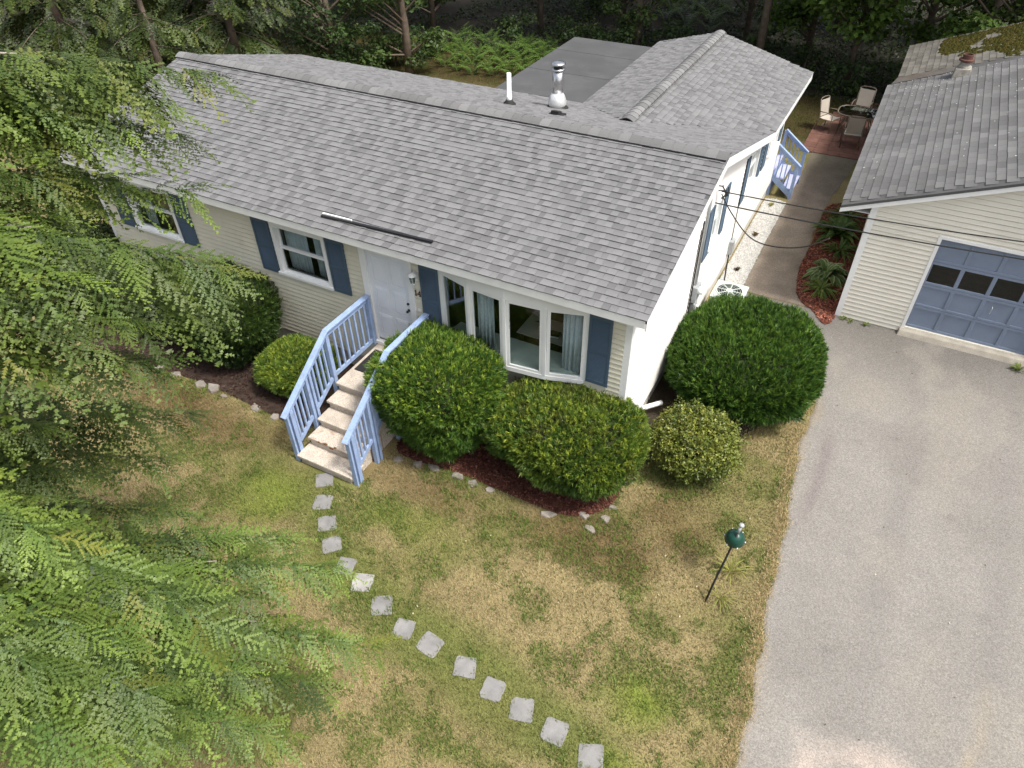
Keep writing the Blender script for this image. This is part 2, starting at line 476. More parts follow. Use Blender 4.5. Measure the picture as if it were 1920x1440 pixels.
def speckle(mat, scale, lo, hi):
    """pale and dark aggregate: a cell pattern multiplied into the colour"""
    nt = mat.node_tree; b = nt.nodes['Principled BSDF']; src = b.inputs['Base Color'].links[0].from_socket
    geo = nt.nodes.new('ShaderNodeNewGeometry'); vo = nt.nodes.new('ShaderNodeTexVoronoi'); vo.inputs['Scale'].default_value = scale
    sx = nt.nodes.new('ShaderNodeSeparateColor'); mr = nt.nodes.new('ShaderNodeMapRange'); mr.inputs[3].default_value = lo; mr.inputs[4].default_value = hi
    vm = nt.nodes.new('ShaderNodeVectorMath'); vm.operation = 'SCALE'
    nt.links.new(geo.outputs['Position'], vo.inputs['Vector']); nt.links.new(vo.outputs['Color'], sx.inputs[0]); nt.links.new(sx.outputs[0], mr.inputs[0])
    nt.links.new(src, vm.inputs[0]); nt.links.new(mr.outputs[0], vm.inputs['Scale']); nt.links.new(vm.outputs[0], b.inputs['Base Color'])
speckle(m_asph, 75, .78, 1.22)
_nt = m_asph.node_tree
def add_bump(mat, scale, strength, dist=.006):
    nt = mat.node_tree; b = nt.nodes['Principled BSDF']
    geo = nt.nodes.new('ShaderNodeNewGeometry'); n = nt.nodes.new('ShaderNodeTexNoise'); n.inputs['Scale'].default_value = scale
    bp = nt.nodes.new('ShaderNodeBump'); bp.inputs['Strength'].default_value = strength; bp.inputs['Distance'].default_value = dist
    nt.links.new(geo.outputs['Position'], n.inputs['Vector']); nt.links.new(n.outputs[0], bp.inputs['Height']); nt.links.new(bp.outputs[0], b.inputs['Normal'])
add_bump(m_asph, 130, .5)
add_bump(M['lawn'], 60, .8, .02)
add_bump(M['shingle'], 260, .35, .003)
dw = nmesh('driveway', np.stack([xf, yf, zf], 1), F, m_asph, col=drive_color(xf, yf), smooth=True)
tag(dw, 'wide bleached grey asphalt driveway in front of the garage', 'driveway', kind='structure')

# walk between house and garage
ys = np.arange(6.72, 16.4, .12); t = np.linspace(0, 1, 14)
xr = np.interp(ys, [6.7, 7.3, 8.5, 9.7, 11, 12.4, 16.4], [2.3, 1.86, 1.7, 1.72, 1.68, 1.72, 2.1]) + (fbm(ys * 2, ys * 0, 77, 3) - .5) * .1
xl = .63 + (fbm(ys * 2, ys * 0 + 4, 78, 3) - .5) * .06
DX = xl[:, None] + (xr - xl)[:, None] * t[None]; DY = np.repeat(ys[:, None], len(t), 1); xf = DX.ravel(); yf = DY.ravel()
n1 = fbm(xf * .9, yf * .9, 81, 4)[:, None]; n2 = fbm(xf * 3, yf * 3, 83, 3)[:, None]
c = np.array([.215, .18, .145])[None] * (.6 + .8 * n1) * (.75 + .5 * n2)
w = smooth01(yf + (n1[:, 0] - .5) * 2, 12.5, 15.5)[:, None] * .6
c = c * (1 - w) + np.array([.085, .08, .055])[None] * w
ii = np.arange(xf.size).reshape(DX.shape)
F = np.stack([ii[:-1, :-1].ravel(), ii[:-1, 1:].ravel(), ii[1:, 1:].ravel(), ii[1:, :-1].ravel()], 1)
tag(nmesh('walkway', np.stack([xf, yf, np.full(xf.shape, .012)], 1), F, m_asph, col=c, smooth=True),
    'brown-grey asphalt walk between the house and the garage', 'path', kind='structure')

def bed(name, poly, mat, z=.016):
    b = MB(); b.add([(p[0], p[1], z) for p in poly], [tuple(range(len(poly)))])
    return b.build(name, mat)
def curve_poly(pts, n=6):
    out = []
    k = len(pts)
    for i in range(k):
        p0, p1, p2, p3 = [np.array(pts[(i + j - 1) % k], float) for j in range(4)]
        for j in range(n):
            t = j / n
            out.append(tuple(.5 * ((2 * p1) + (-p0 + p2) * t + (2 * p0 - 5 * p1 + 4 * p2 - p3) * t * t + (-p0 + 3 * p1 - 3 * p2 + p3) * t ** 3)))
    return out
m_mulch = surf('red_brown_mulch', (.085, .034, .024), 1.0, var=.3, scale=5, fine=60, finevar=.5, bump=.9, bscale=60)
BED_R = [(-3.9, 0.02), (-3.9, -1.0), (-3.75, -1.72), (-2.4, -1.64), (-1.2, -1.66), (-.3, -1.62), (.18, -1.3), (.34, -.9), (.3, -.3), (.12, .02)]
BED_L = [(-5.6, 0.02), (-5.62, -1.2), (-5.75, -2.0), (-7.1, -2.0), (-8.4, -1.95), (-9.5, -2.0), (-11.0, -2.1), (-12.9, -2.0), (-13.0, .02)]
BED_G = [(2.86, 6.62), (2.3, 6.66), (1.95, 7.0), (1.8, 7.5), (1.69, 8.5), (1.73, 9.7), (1.71, 11.0), (1.76, 12.2), (2.3, 12.7), (2.86, 12.7)]
polyR, polyL, polyG = curve_poly(BED_R), curve_poly(BED_L), curve_poly(BED_G)
tag(bed('front_mulch_bed', polyR, m_mulch), 'red-brown mulch bed under the front window', 'garden bed', kind='structure')
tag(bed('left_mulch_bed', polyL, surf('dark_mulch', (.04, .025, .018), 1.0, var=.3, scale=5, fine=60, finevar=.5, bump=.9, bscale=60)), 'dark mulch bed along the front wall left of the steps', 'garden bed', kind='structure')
tag(bed('garage_mulch_bed', polyG, m_mulch, .02), 'red mulch bed along the garage side wall', 'garden bed', kind='structure')
tag(bed('side_bed', curve_poly([(.02, .3), (.7, .35), (1.5, 1.2), (2.2, 2.2), (2.5, 3.4), (1.9, 4.6), (.9, 5.0), (.02, 5.0)]),
        surf('dark_soil', (.05, .038, .025), 1.0, var=.3, fine=40, finevar=.4), .014), 'dark soil under the round bush at the house corner', 'garden bed', kind='structure')  # dark brown soil colour of the bed

def in_poly(x, y, poly):
    x = np.asarray(x); y = np.asarray(y); r = np.zeros(x.shape, bool)
    n = len(poly); j = n - 1
    for i in range(n):
        xi, yi = poly[i]; xj, yj = poly[j]
        cond = ((yi > y) != (yj > y)) & (x < (xj - xi) * (y - yi) / ((yj - yi) + 1e-12) + xi)
        r ^= cond; j = i
    return r

def scatter(poly, n):
    P = np.array(poly); lo = P.min(0); hi = P.max(0); out = np.zeros((0, 2))
    while len(out) < n:
        q = rng.uniform(lo, hi, (n * 2, 2)); q = q[in_poly(q[:, 0], q[:, 1], poly)]; out = np.concatenate([out, q])
    return out[:n]

def chips(name, poly, n, z, cols, size=(.03, .07), wid=.012):
    """flat wood chips lying every way"""
    q = scatter(poly, n); a = rng.uniform(0, 2 * np.pi, n); L = rng.uniform(*size, n) / 2; W = wid * rng.uniform(.5, 1.3, n)
    tilt = rng.normal(0, .25, n); roll = rng.normal(0, .3, n)
    d = np.stack([np.cos(a) * L, np.sin(a) * L, tilt * L], 1); s = np.stack([-np.sin(a) * W, np.cos(a) * W, roll * W], 1)
    c = np.stack([q[:, 0], q[:, 1], z + rng.uniform(0, .02, n)], 1)
    V = np.stack([c - d - s, c + d - s * .6, c + d + s, c - d + s * .6], 1).reshape(-1, 3)
    cc = np.array(cols)[rng.integers(0, len(cols), n)] * rng.uniform(.6, 1.3, (n, 1))
    return nmesh(name, V, np.arange(4 * n).reshape(-1, 4), M['chip'], col=np.repeat(cc, 4, 0))
MUL = [(.13, .05, .037), (.095, .033, .024), (.18, .08, .06), (.06, .027, .018)]
MULG = [(.24, .082, .052), (.18, .056, .036), (.31, .13, .09), (.11, .04, .025)]
tag(chips('mulch_chips', polyR, 9000, .025, MUL), 'loose red-brown mulch chips in the bed below the front window', 'mulch', kind='stuff')
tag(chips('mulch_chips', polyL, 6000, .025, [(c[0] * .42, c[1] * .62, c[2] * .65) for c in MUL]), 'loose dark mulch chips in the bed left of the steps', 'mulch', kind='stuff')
tag(chips('mulch_chips', polyG, 9000, .03, MULG), 'loose red mulch chips in the bed beside the garage', 'mulch', kind='stuff')

# white gravel strip along the side wall
GR = [(.02, 6.75), (.62, 6.8), (.61, 9.0), (.63, 11.9), (.3, 12.0), (.02, 11.9)]
tag(bed('gravel_strip', GR, surf('pale_gravel_base', (.42, .41, .39), 1.0, var=.2, fine=80, finevar=.3), .018), 'strip of white gravel along the side wall of the house', 'gravel', kind='structure')
n = 5200; q = scatter(GR, n)
base = np.array([(1, 0, 0), (-1, 0, 0), (0, 1, 0), (0, -1, 0), (0, 0, 1.0)]) ; TF = np.array([(0, 2, 4), (2, 1, 4), (1, 3, 4), (3, 0, 4)])
sz = rng.uniform(.012, .026, n); a = rng.uniform(0, 6.28, n)
R2 = np.stack([np.stack([np.cos(a), -np.sin(a)], 1), np.stack([np.sin(a), np.cos(a)], 1)], 1)
V = base[None] * sz[:, None, None] * rng.uniform(.7, 1.3, (n, 5, 1))
V[:, :, :2] = np.einsum('nij,nkj->nki', R2, V[:, :, :2]); V[:, :, 0] += q[:, 0:1]; V[:, :, 1] += q[:, 1:2]; V[:, :, 2] += .018
Fc = (TF[None] + (np.arange(n) * 5)[:, None, None]).reshape(-1, 3)
cc = np.array([.60, .59, .56])[None] * rng.uniform(.62, 1.12, (n, 1))
tag(nmesh('white_gravel', V.reshape(-1, 3), Fc, M['white_stone'], col=np.repeat(cc, 5, 0)), 'loose white gravel stones between side wall and walk', 'gravel', kind='stuff')

# rear patio of red pavers
patio = bed('patio', [(.45, 15.9), (2.5, 16.0), (2.5, 21.4), (1.2, 21.6), (.55, 19.0), (.3, 17.5)], surf('sand_joint', (.10, .07, .05), 1.0, var=.3), .012)
tag(patio, 'red paver patio under the table and chairs', 'patio', kind='structure')
pv = MB(); pv.box(-.195, .195, -.195, .195, 0, .02)
pm = pv.mesh('paver', M['paver_red'])
pp = [(.45, 15.9), (2.5, 16.0), (2.5, 21.4), (1.2, 21.6), (.55, 19.0), (.3, 17.5)]
for i in range(6):
    for j in range(15):
        x = .45 + i * .4; y = 16.12 + j * .4
        if in_poly(np.array([x]), np.array([y]), pp)[0]:
            o = bpy.data.objects.new('paver', pm); link(o, patio); o.location = (x, y, .012 + random.uniform(0, .006)); o.rotation_euler = (0, 0, random.uniform(-.02, .02))
# ------------------------------------------------------------------ the house
ZE, ZR, YR, OE, OR = 3.565, 4.60, 3.574, .35, .32
SL = (ZR - ZE) / (YR + OE)
XL, WY = -12.92, 12.15
WXR, WZR = -2.41, 4.03             # wing ridge
WEZ, WLX, WLZ = 3.29, -4.18, 3.565  # wing right eave height, left eave
WSR = (WZR - WEZ) / (OR - WXR); WSL = (WZR - WLZ) / (WXR - WLX)
WYE = 13.25
def z_front(y): return ZR + SL * (y - YR)
def z_rear(y): return ZR - SL * (y - YR)
def z_wing(x): return np.where(x > WXR, WZR - WSR * (x - WXR), WZR - WSL * (WXR - x))

house = empty('house', (0, 0, 0))
tag(house, 'single-storey cream house with grey shingle roof and slate blue shutters', 'house')

# plank of clapboard: unit length along local X, face towards local Y
def plank_mesh(name, mat, e):
    b = MB()
    prof = [(.002, 0), (.026, 0), (.027, .005), (.012, e - .016), (.004, e - .012), (.004, e + .012), (.002, e + .012)]
    n = len(prof)
    for x in (0, 1):
        for (y, z) in prof: b.v.append((x, y, z))
    b.f.append(tuple(range(n))); b.f.append(tuple(reversed(range(n, 2 * n))))
    for i in range(n):
        j = (i + 1) % n; b.f.append((i, i + n, j + n, j))
    return b.mesh(name, mat)

def put_plank(me, parent, O, U, N, u0, u1, z, name='plank'):
    o = bpy.data.objects.new(name, me); link(o, parent)
    p = Vector(O) + Vector(U) * u0
    m = Matrix.Identity(4)
    for i in range(3):
        m[i][0] = U[i] * (u1 - u0); m[i][1] = N[i]; m[i][2] = (0, 0, 1)[i]; m[i][3] = p[i]
    m[2][3] = z + p[2]
    o.matrix_local = m
    return o

def clad(parent, me, e, O, U, N, z0, z1, span, holes):
    """rows of planks, broken where an opening cuts the row"""
    k = 0
    z = z0
    while z < z1 - .02:
        segs = [span(z, z + e)] if span(z, z + e) else []
        for (a, b, c, d) in holes:
            if z + e * .55 > c and z + e * .45 < d:
                ns = []
                for (s, t) in segs:
                    if b <= s or a >= t: ns.append((s, t))
                    else:
                        if a - s > .02: ns.append((s, a))
                        if t - b > .02: ns.append((b, t))
                segs = ns
        for (s, t) in segs:
            put_plank(me, parent, O, U, N, s, t, z); k += 1
        z += e
    return k

def holed_wall(b, axis, c0, c1, u0, u1, z0, z1, holes):
    """solid wall with rectangular openings, as blocks; axis 'y' = wall in XZ at y c0..c1"""
    us = sorted(set([u0, u1] + [h[0] for h in holes] + [h[1] for h in holes]))
    for a, c in zip(us[:-1], us[1:]):
        zs = [(z0, z1)]
        for h in holes:
            if h[0] < (a + c) / 2 < h[1]:
                nz = []
                for (s, t) in zs:
                    if h[2] > s: nz.append((s, min(t, h[2])))
                    if h[3] < t: nz.append((max(s, h[3]), t))
                zs = nz
        for (s, t) in zs:
            if t - s > .001:
                if axis == 'y': b.box(a, c, c0, c1, s, t)
                else: b.box(c0, c1, a, c, s, t)

# ---- walls
W1 = (-11.87, -10.39, 1.97, 3.16); W2 = (-7.59, -6.22, 1.97, 3.16); DR = (-5.33, -4.26, 1.06, 3.2); BW = (-3.62, -.74, 1.66, 3.2)
FH = [W1, W2, DR, BW]
SOF = 3.388
b = MB(); holed_wall(b, 'y', .0, .12, XL + .01, -.01, .40, SOF + .1, [(h[0] + .04, h[1] - .04, h[2] + .04, h[3] - .03) for h in FH])
front_wall = b.build('front_wall', M['siding'], house)
E1 = .104
pm_front = plank_mesh('plank', M['siding'], E1)
clad(front_wall, pm_front, E1, (0, 0, 0), (-1, 0, 0), (0, -1, 0), .42, SOF, lambda z, zt: (.095, -XL - .095), [(-h[1] - .01, -h[0] + .01, h[2] - .02, h[3] + .02) for h in FH])

SW1 = (4.62, 5.36, 2.02, 3.10); SW2 = (7.72, 8.85, 1.90, 2.95); SW3 = (10.25, 11.35, 1.90, 2.95)
SH = [SW1, SW2, SW3]
b = MB(); holed_wall(b, 'x', -.12, .0, .12, WY, .40, 3.15, SH)
# gable above the eave line as one solid profile
gp = [(.0, 3.15), (WY, 3.15), (WY, WEZ - .06), (8.45, WEZ - .06), (YR, ZR - .06), (.0, z_front(0) - .06)]
n0 = len(gp); vv = [(-.12, y, z) for y, z in gp] + [(0, y, z) for y, z in gp]
b.add(vv, [tuple(range(n0)), tuple(reversed(range(n0, 2 * n0)))] + [(i, i + n0, (i + 1) % n0 + n0, (i + 1) % n0) for i in range(n0)])
side_wall = b.build('side_wall', M['siding_side'], house)
pm_side = plank_mesh('plank', M['siding_side'], E1)
def side_span(z, zt):
    zz = zt + .13
    y0 = max(.095, YR - (ZR - zz) / SL) if zz < ZR else 99
    if zz < WEZ: y1 = WY - .05
    else: y1 = YR + (ZR - zz) / SL
    return (-y1, -y0) if y1 - y0 > .15 else None
clad(side_wall, pm_side, E1, (0, 0, 0), (0, -1, 0), (1, 0, 0), .42, 4.45, side_span, [(-h[1] - .06, -h[0] + .06, h[2] - .06, h[3] + .06) for h in SH])
for (nm, bx) in (('left_wall', (XL, XL + .12, .12, 7.15, .4, 3.5)), ('rear_wall', (XL, -4.0, 7.03, 7.15, .4, 3.5)),
                 ('rear_wall', (-4.0, -.12, WY - .12, WY, .4, 3.3)), ('rear_wall', (-4.0, -3.88, 7.15, WY - .12, .4, 3.5))):
    MB().box(*bx).build(nm, M['siding'], house)
# left gable
b = MB(); gp = [(.12, 3.5), (7.0, 3.5), (YR, ZR - .08)]
b.add([(XL, y, z) for y, z in gp] + [(XL + .1, y, z) for y, z in gp], [(0, 1, 2), (5, 4, 3), (0, 3, 4, 1), (1, 4, 5, 2), (2, 5, 3, 0)]); b.build('left_gable', M['siding'], house)
b = MB(); b.box(XL + .03, -.03, .02, 7.1, -.1, .41); b.box(-3.97, -.031, 7.1, WY - .03, -.1, .41); b.build('foundation', M['foundation'], house)
# corner boards
for (x0, x1, y0, y1) in ((-.095, .022, -.022, .0), (.0, .022, .0, .095), (XL, XL + .095, -.022, 0), (.0, .024, WY - .06, WY + .01)):
    MB().box(x0, x1, y0, y1, .40, SOF if y1 < 1 else 3.22).build('corner_board', M['trim'], house)
# floor and inner walls seen through the windows
MB().box(XL + .13, -.13, .13, 7.0, .95, 1.05).build('floor', M['wood_floor'], house)
MB().box(XL + .13, -.13, 3.5, 3.6, 1.05, 3.44).build('inner_wall', M['interior'], house)
MB().box(-5.95, -5.85, .13, 3.5, 1.05, 3.44).build('inner_wall', M['interior'], house)
MB().box(XL + .13, -.13, .13, 7.0, 3.45, 3.48).build('ceiling', M['interior'], house)

# ---- roof decks, fascia, soffits
T = .014
roof = empty('roof', (0, 0, 0)); roof.parent = house
def slab(p4, th, name, mat, parent):
    p = [Vector(q) for q in p4]; d = Vector((0, 0, -th))
    return MB().hexa([q + d for q in p] + p).build(name, mat, parent)
slab([(XL - OR, -OE, ZE - T), (OR, -OE, ZE - T), (OR, YR, ZR - T), (XL - OR, YR, ZR - T)], .05, 'roof_deck', M['deck'], roof)
slab([(XL - OR, YR, ZR - T), (WLX, YR, ZR - T), (WLX, 7.5, z_rear(7.5) - T), (XL - OR, 7.5, z_rear(7.5) - T)], .05, 'roof_deck', M['deck'], roof)
slab([(WLX, YR, ZR - T), (OR, YR, ZR - T), (OR, 8.5, z_rear(8.5) - T), (WLX, 7.5, z_rear(7.5) - T)], .05, 'roof_deck', M['deck'], roof)
slab([(WXR, 5.7, WZR - T), (OR, 8.3, WEZ - T), (OR, WYE, WEZ - T), (WXR, WYE, WZR - T)], .05, 'roof_deck', M['deck'], roof)
slab([(WLX, 7.0, WLZ - T), (WXR, 5.7, WZR - T), (WXR, WYE, WZR - T), (WLX, WYE, WLZ - T)], .05, 'roof_deck', M['deck'], roof)
MB().box(XL - OR, OR - .026, -OE - .004, -OE + .018, SOF + .012, ZE - T - .004).build('fascia', M['trim'], house, bevel=.003)
MB().box(XL - OR, OR - .03, -OE + .018, .0, SOF, SOF + .012).build('soffit', M['trim'], house)
def rake(x0, x1, pts, depth, name):
    bb = MB()
    top = [(y, z - T - .003) for y, z in pts]; bot = [(y, z - T - depth) for y, z in reversed(pts)]
    pr = top + bot; k = len(pr)
    bb.add([(x0, y, z) for y, z in pr] + [(x1, y, z) for y, z in pr], [tuple(range(k)), tuple(reversed(range(k, 2 * k)))] + [(i, i + k, (i + 1) % k + k, (i + 1) % k) for i in range(k)])
    return bb.build(name, M['trim'], house)
rake(OR - .024, OR + .002, [(-OE, ZE), (YR, ZR), (8.45, z_rear(8.45)), (8.47, WEZ), (WYE, WEZ)], .19, 'rake_board')
rake(XL - OR - .002, XL - OR + .024, [(-OE, ZE), (YR, ZR), (7.5, z_rear(7.5))], .19, 'rake_board')
for (a, c) in (((-OE, ZE), (YR, ZR)), ((YR, ZR), (8.45, z_rear(8.45))), ((8.45, WEZ), (WYE, WEZ))):
    slab([(.0, a[0], a[1] - .075), (OR - .025, a[0], a[1] - .075), (OR - .025, c[0], c[1] - .075), (.0, c[0], c[1] - .075)], .02, 'rake_soffit', M['trim'], house)
MB().box(XL - OR, WLX, 7.49, 7.51, 3.39, 3.55).build('fascia', M['trim'], house)
MB().box(WLX - .01, WLX + .02, 7.5, WYE, 3.40, 3.545).build('fascia', M['trim'], house)
b = MB(); b.add([(WLX, WYE - .01, WLZ - .02), (WXR, WYE - .01, WZR - .02), (OR, WYE - .01, WEZ - .02), (OR, WYE - .01, WEZ - .2), (WLX, WYE - .01, 3.37),
                 (WLX, WYE - .03, WLZ - .02), (WXR, WYE - .03, WZR - .02), (OR, WYE - .03, WEZ - .02), (OR, WYE - .03, WEZ - .2), (WLX, WYE - .03, 3.37)],
                [(0, 1, 2, 3, 4), (9, 8, 7, 6, 5), (0, 5, 6, 1), (1, 6, 7, 2), (2, 7, 8, 3), (3, 8, 9, 4), (4, 9, 5, 0)]); b.build('rear_gable', M['trim'], house)

# ---- shingles
TONES = np.array([.136, .160, .174, .188]); WID = np.array([.095, .125, .16, .205])
def lay(P0, U, V, width, length, keep, e=.143, widths=WID, seed=1, p_tone=(.24, .24, .27, .25)):
    r = np.random.default_rng(seed); out = []
    U = np.array(U, float); V = np.array(V, float); Nn = np.cross(U, V); Nn /= np.linalg.norm(Nn)
    nc = int(math.ceil(length / e)); 
    for c in range(nc):
        v = c * e; u = -r.uniform(0, .2); prev = -1
        while u < width:
            wi = int(r.integers(0, len(widths))); w = widths[wi]
            ti = int(r.choice(4, p=p_tone))
            if ti == prev and r.random() < .6: ti = (ti + 2) % 4
            prev = ti
            uu = max(u, 0); 
            if u >= 0 and u + w <= width + .01:
                P = np.array(P0) + U * u + V * (v + r.normal(0, .0018))
                if keep(P + U * w / 2 + V * e / 2): out.append((P, wi, ti, U, V, Nn, int(r.integers(0, 2))))
            elif u + w > 0 and uu < min(u + w, width):
                # cut piece at the edge: use the narrowest shingle
                P = np.array(P0) + U * min(uu, width - widths[0]) + V * v
                if keep(P + U * .05 + V * e / 2): out.append((P, 0, ti, U, V, Nn, 0))
            u += w + .003
    return out
def tab_geo(w, e, th):
    L = e + .035
    v = np.array([(0, 0, .0), (w, 0, .0), (w, 0, th), (0, 0, th), (w, L, .001), (0, L, .001)])
    f = [(0, 1, 2, 3), (3, 2, 4, 5), (1, 4, 2), (0, 3, 5)]
    return v, f
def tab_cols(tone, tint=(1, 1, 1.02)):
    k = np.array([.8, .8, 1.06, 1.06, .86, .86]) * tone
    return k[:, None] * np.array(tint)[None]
THK = [.015, .023]
def shingle_parts(tabs, parent, mat, widths, tones, e, nobj=300, tint=(1, 1, 1.02)):
    ctr = np.array([t[0] + t[3] * widths[t[1]] / 2 + t[4] * e / 2 for t in tabs])
    px, py, w = pix(ctr)
    score = np.where((px > 0) & (px < 1920) & (py > 0) & (py < 1440), w, 1e6)
    nrm = np.array([t[5] for t in tabs]); facing = np.einsum('ij,ij->i', nrm, CAM[None] - ctr)
    score = np.where(facing > 0, score, 1e6)
    order = np.argsort(score); pick = set(order[:nobj].tolist())
    cache = {}
    BV, BF, BC, k = [], [], [], 0
    for i, (P, wi, ti, U, V, Nn, th) in enumerate(tabs):
        v, f = tab_geo(widths[wi], e, THK[th])
        if i in pick:
            key = (wi, ti, th)
            if key not in cache:
                me = bpy.data.meshes.new('shingle'); me.from_pydata(v.tolist(), [], f); me.materials.append(mat)
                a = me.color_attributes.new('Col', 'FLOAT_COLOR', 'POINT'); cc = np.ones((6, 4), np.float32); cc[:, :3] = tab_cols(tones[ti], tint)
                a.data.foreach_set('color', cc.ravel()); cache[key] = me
            o = bpy.data.objects.new('shingle', cache[key]); link(o, parent)
            mm = Matrix.Identity(4)
            for q in range(3):
                mm[q][0] = U[q]; mm[q][1] = V[q]; mm[q][2] = Nn[q]; mm[q][3] = P[q] - Nn[q] * T * .8
            o.matrix_local = mm
        else:
            B = P[None] - Nn[None] * T * .8 + v[:, 0:1] * U[None] + v[:, 1:2] * V[None] + v[:, 2:3] * Nn[None]
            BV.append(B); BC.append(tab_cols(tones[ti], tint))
            # quads only: degenerate-free triangles for the sides
            BF += [(k, k + 1, k + 2), (k, k + 2, k + 3), (k + 3, k + 2, k + 4), (k + 3, k + 4, k + 5), (k + 1, k + 4, k + 2), (k, k + 3, k + 5)]
            k += 6
    if BV:
        o = nmesh('shingle_field', np.concatenate(BV), np.array(BF), mat, col=np.concatenate(BC), parent=parent)
        o['kind'] = 'stuff'
    return ctr

cs = 1 / math.sqrt(1 + SL * SL)
Lf = (YR + OE) / cs
tabs = lay((XL - OR, -OE - .012, ZE - .003), (1, 0, 0), (0, cs, SL * cs), OR * 2 - XL, Lf - .02, lambda P: True, seed=11)
tabs += lay((OR, 8.5, z_rear(8.5)), (-1, 0, 0), (0, -cs, SL * cs), OR * 2 - XL, (8.5 - YR) / cs - .02,
            lambda P: (P[0] < WLX + .02 and P[1] < 7.51) or (P[0] >= WLX and z_rear(P[1]) > float(z_wing(P[0])) - .004), seed=12)
cw = 1 / math.sqrt(1 + WSR ** 2)
tabs += lay((OR + .012, 5.5, WEZ - .003), (0, 1, 0), (-cw, 0, WSR * cw), WYE - 5.5, (OR - WXR) / cw - .02, lambda P: float(z_wing(P[0])) > z_rear(P[1]) - .004, seed=13)
cw2 = 1 / math.sqrt(1 + WSL ** 2)
tabs += lay((WLX - .012, WYE, WLZ - .003), (0, -1, 0), (cw2, 0, WSL * cw2), WYE - 5.5, (WXR - WLX) / cw2 - .02, lambda P: float(z_wing(P[0])) > z_rear(P[1]) - .004 and P[1] > 5.6, seed=14)
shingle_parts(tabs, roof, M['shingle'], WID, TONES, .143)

# ridge caps on a low ridge vent
def cap_mesh(tone, L):
    bb = MB(); prof = []
    for i in range(7):
        t = -1 + i / 3; prof.append((t * .17, .045 - abs(t) ** 1.7 * .075))
    for j, (y, dz) in enumerate(((0, .012), (L, 0))):
        for (x, z) in prof: bb.v.append((x, y, z + dz))
    for i in range(6): bb.f.append((i, i + 1, i + 8, i + 7))
    base = len(bb.v)
    for (x, z) in prof: bb.v.append((x, 0, z + .000 - .004))
    for i in range(6): bb.f.append((base + i, base + i + 1, i + 1, i))
    me = bb.mesh('ridge_cap', M['shingle'])
    a = me.color_attributes.new('Col', 'FLOAT_COLOR', 'POINT'); cc = np.ones((len(bb.v), 4), np.float32); cc[:, :3] = tone; cc[14:, :3] = tone * .5
    a.data.foreach_set('color', cc.ravel())
    return me
CAPS = [cap_mesh(t, .27) for t in (.14, .16, .18, .20)]
def caps(A, B, step=.205):
    A = Vector(A); B = Vector(B); d = (B - A); L = d.length; d.normalize(); s = Vector((d.y, -d.x, 0)); up = s.cross(d)
    n = int(L / step); ti = 1
    for i in range(n):
        if random.random() < .75: ti = random.randrange(4)
        o = bpy.data.objects.new('ridge_cap', CAPS[ti]); link(o, roof)
        p = A + d * (i * step)
        mm = Matrix.Identity(4)
        for q in range(3):
            mm[q][0] = s[q]; mm[q][1] = d[q]; mm[q][2] = up[q]; mm[q][3] = p[q]
        o.matrix_local = mm
caps((OR, YR, ZR + .018), (XL - OR, YR, ZR + .018))
caps((WXR, 5.75, WZR + .02), (WXR, WYE, WZR + .02))
MB().beam((OR - .02, YR - .09, ZR - .012), (XL - OR + .02, YR - .09, ZR - .012), .15, .02).build('ridge_vent', M['vent_grey'], roof)
MB().beam((WXR + .1, 6.1, WZR), (WXR + .1, WYE - .02, WZR), .12, .026).build('ridge_vent', M['black'], roof)

# flat-roofed rear addition
MB().box(-7.35, -4.30, 7.2, 14.2, -.05, 2.86).build('addition_wall', M['siding'], house)
fr = MB().box(-7.5, -4.25, 7.0, 14.5, 2.86, 3.0).build('flat_roof', M['membrane'], house, bevel=.02)
for y in (9.0, 11.0, 13.0):
    MB().box(-7.48, -4.26, y, y + .07, 3.0, 3.006).build('membrane_seam', M['membrane'], fr)

# ---- things on the roof
ya = 5.19; za = z_rear(ya)
o = empty('vent_pipe', (-4.98, ya, za)); tag(o, 'white plastic vent pipe standing on the rear roof slope', 'vent pipe')
MB().lathe([(.15, -.03), (.15, .005), (.085, .07), (.07, .1), (.055, .1)], n=20).build('rubber_boot', M['black_rubber'], o, smooth=True)
MB().lathe([(.06, .05), (.06, .2), (.05, .205), (.05, .66), (.045, .665), (.043, .6)], n=20).build('pipe', M['pvc'], o, smooth=True)
ya = 6.0; za = z_rear(ya)
o = empty('flue', (-4.18, ya, za)); tag(o, 'shiny metal flue with rain cap on the rear roof slope', 'chimney')
MB().lathe([(.26, -.09), (.26, .0), (.2, .04), (.15, .05)], n=24).build('flashing', M['black_rubber'], o)
MB().lathe([(.17, .02), (.205, .08), (.21, .14), (.17, .27), (.125, .33), (.12, .33)], n=24).build('storm_collar', surf('bright_metal_collar', (.8, .8, .8), .35, metal=.6, var=.1), o, smooth=True)
MB().lathe([(.118, .3), (.118, .84), (.11, .84)], n=24).build('flue_pipe', M['steel'], o, smooth=True)
MB().lathe([(.15, .82), (.155, .84), (.15, .86), (.1, .86)], n=24).build('cap_ring', M['steel'], o, smooth=True)
MB().lathe([(.10, .85), (.10, .95)], n=20).build('cap_screen', M['black'], o, smooth=True)
MB().lathe([(.165, .94), (.165, .965), (.14, .985), (.07, 1.005), (.0, 1.01)], n=24).build('rain_cap', M['steel'], o, smooth=True)
ya = 4.86; za = z_rear(ya)
o = empty('roof_vent', (-3.67, ya, za)); tag(o, 'small black box vent near the ridge of the rear roof slope', 'roof vent')
MB().box(-.17, .17, -.14, .14, -.03, .012).build('flange', M['black_rubber'], o)
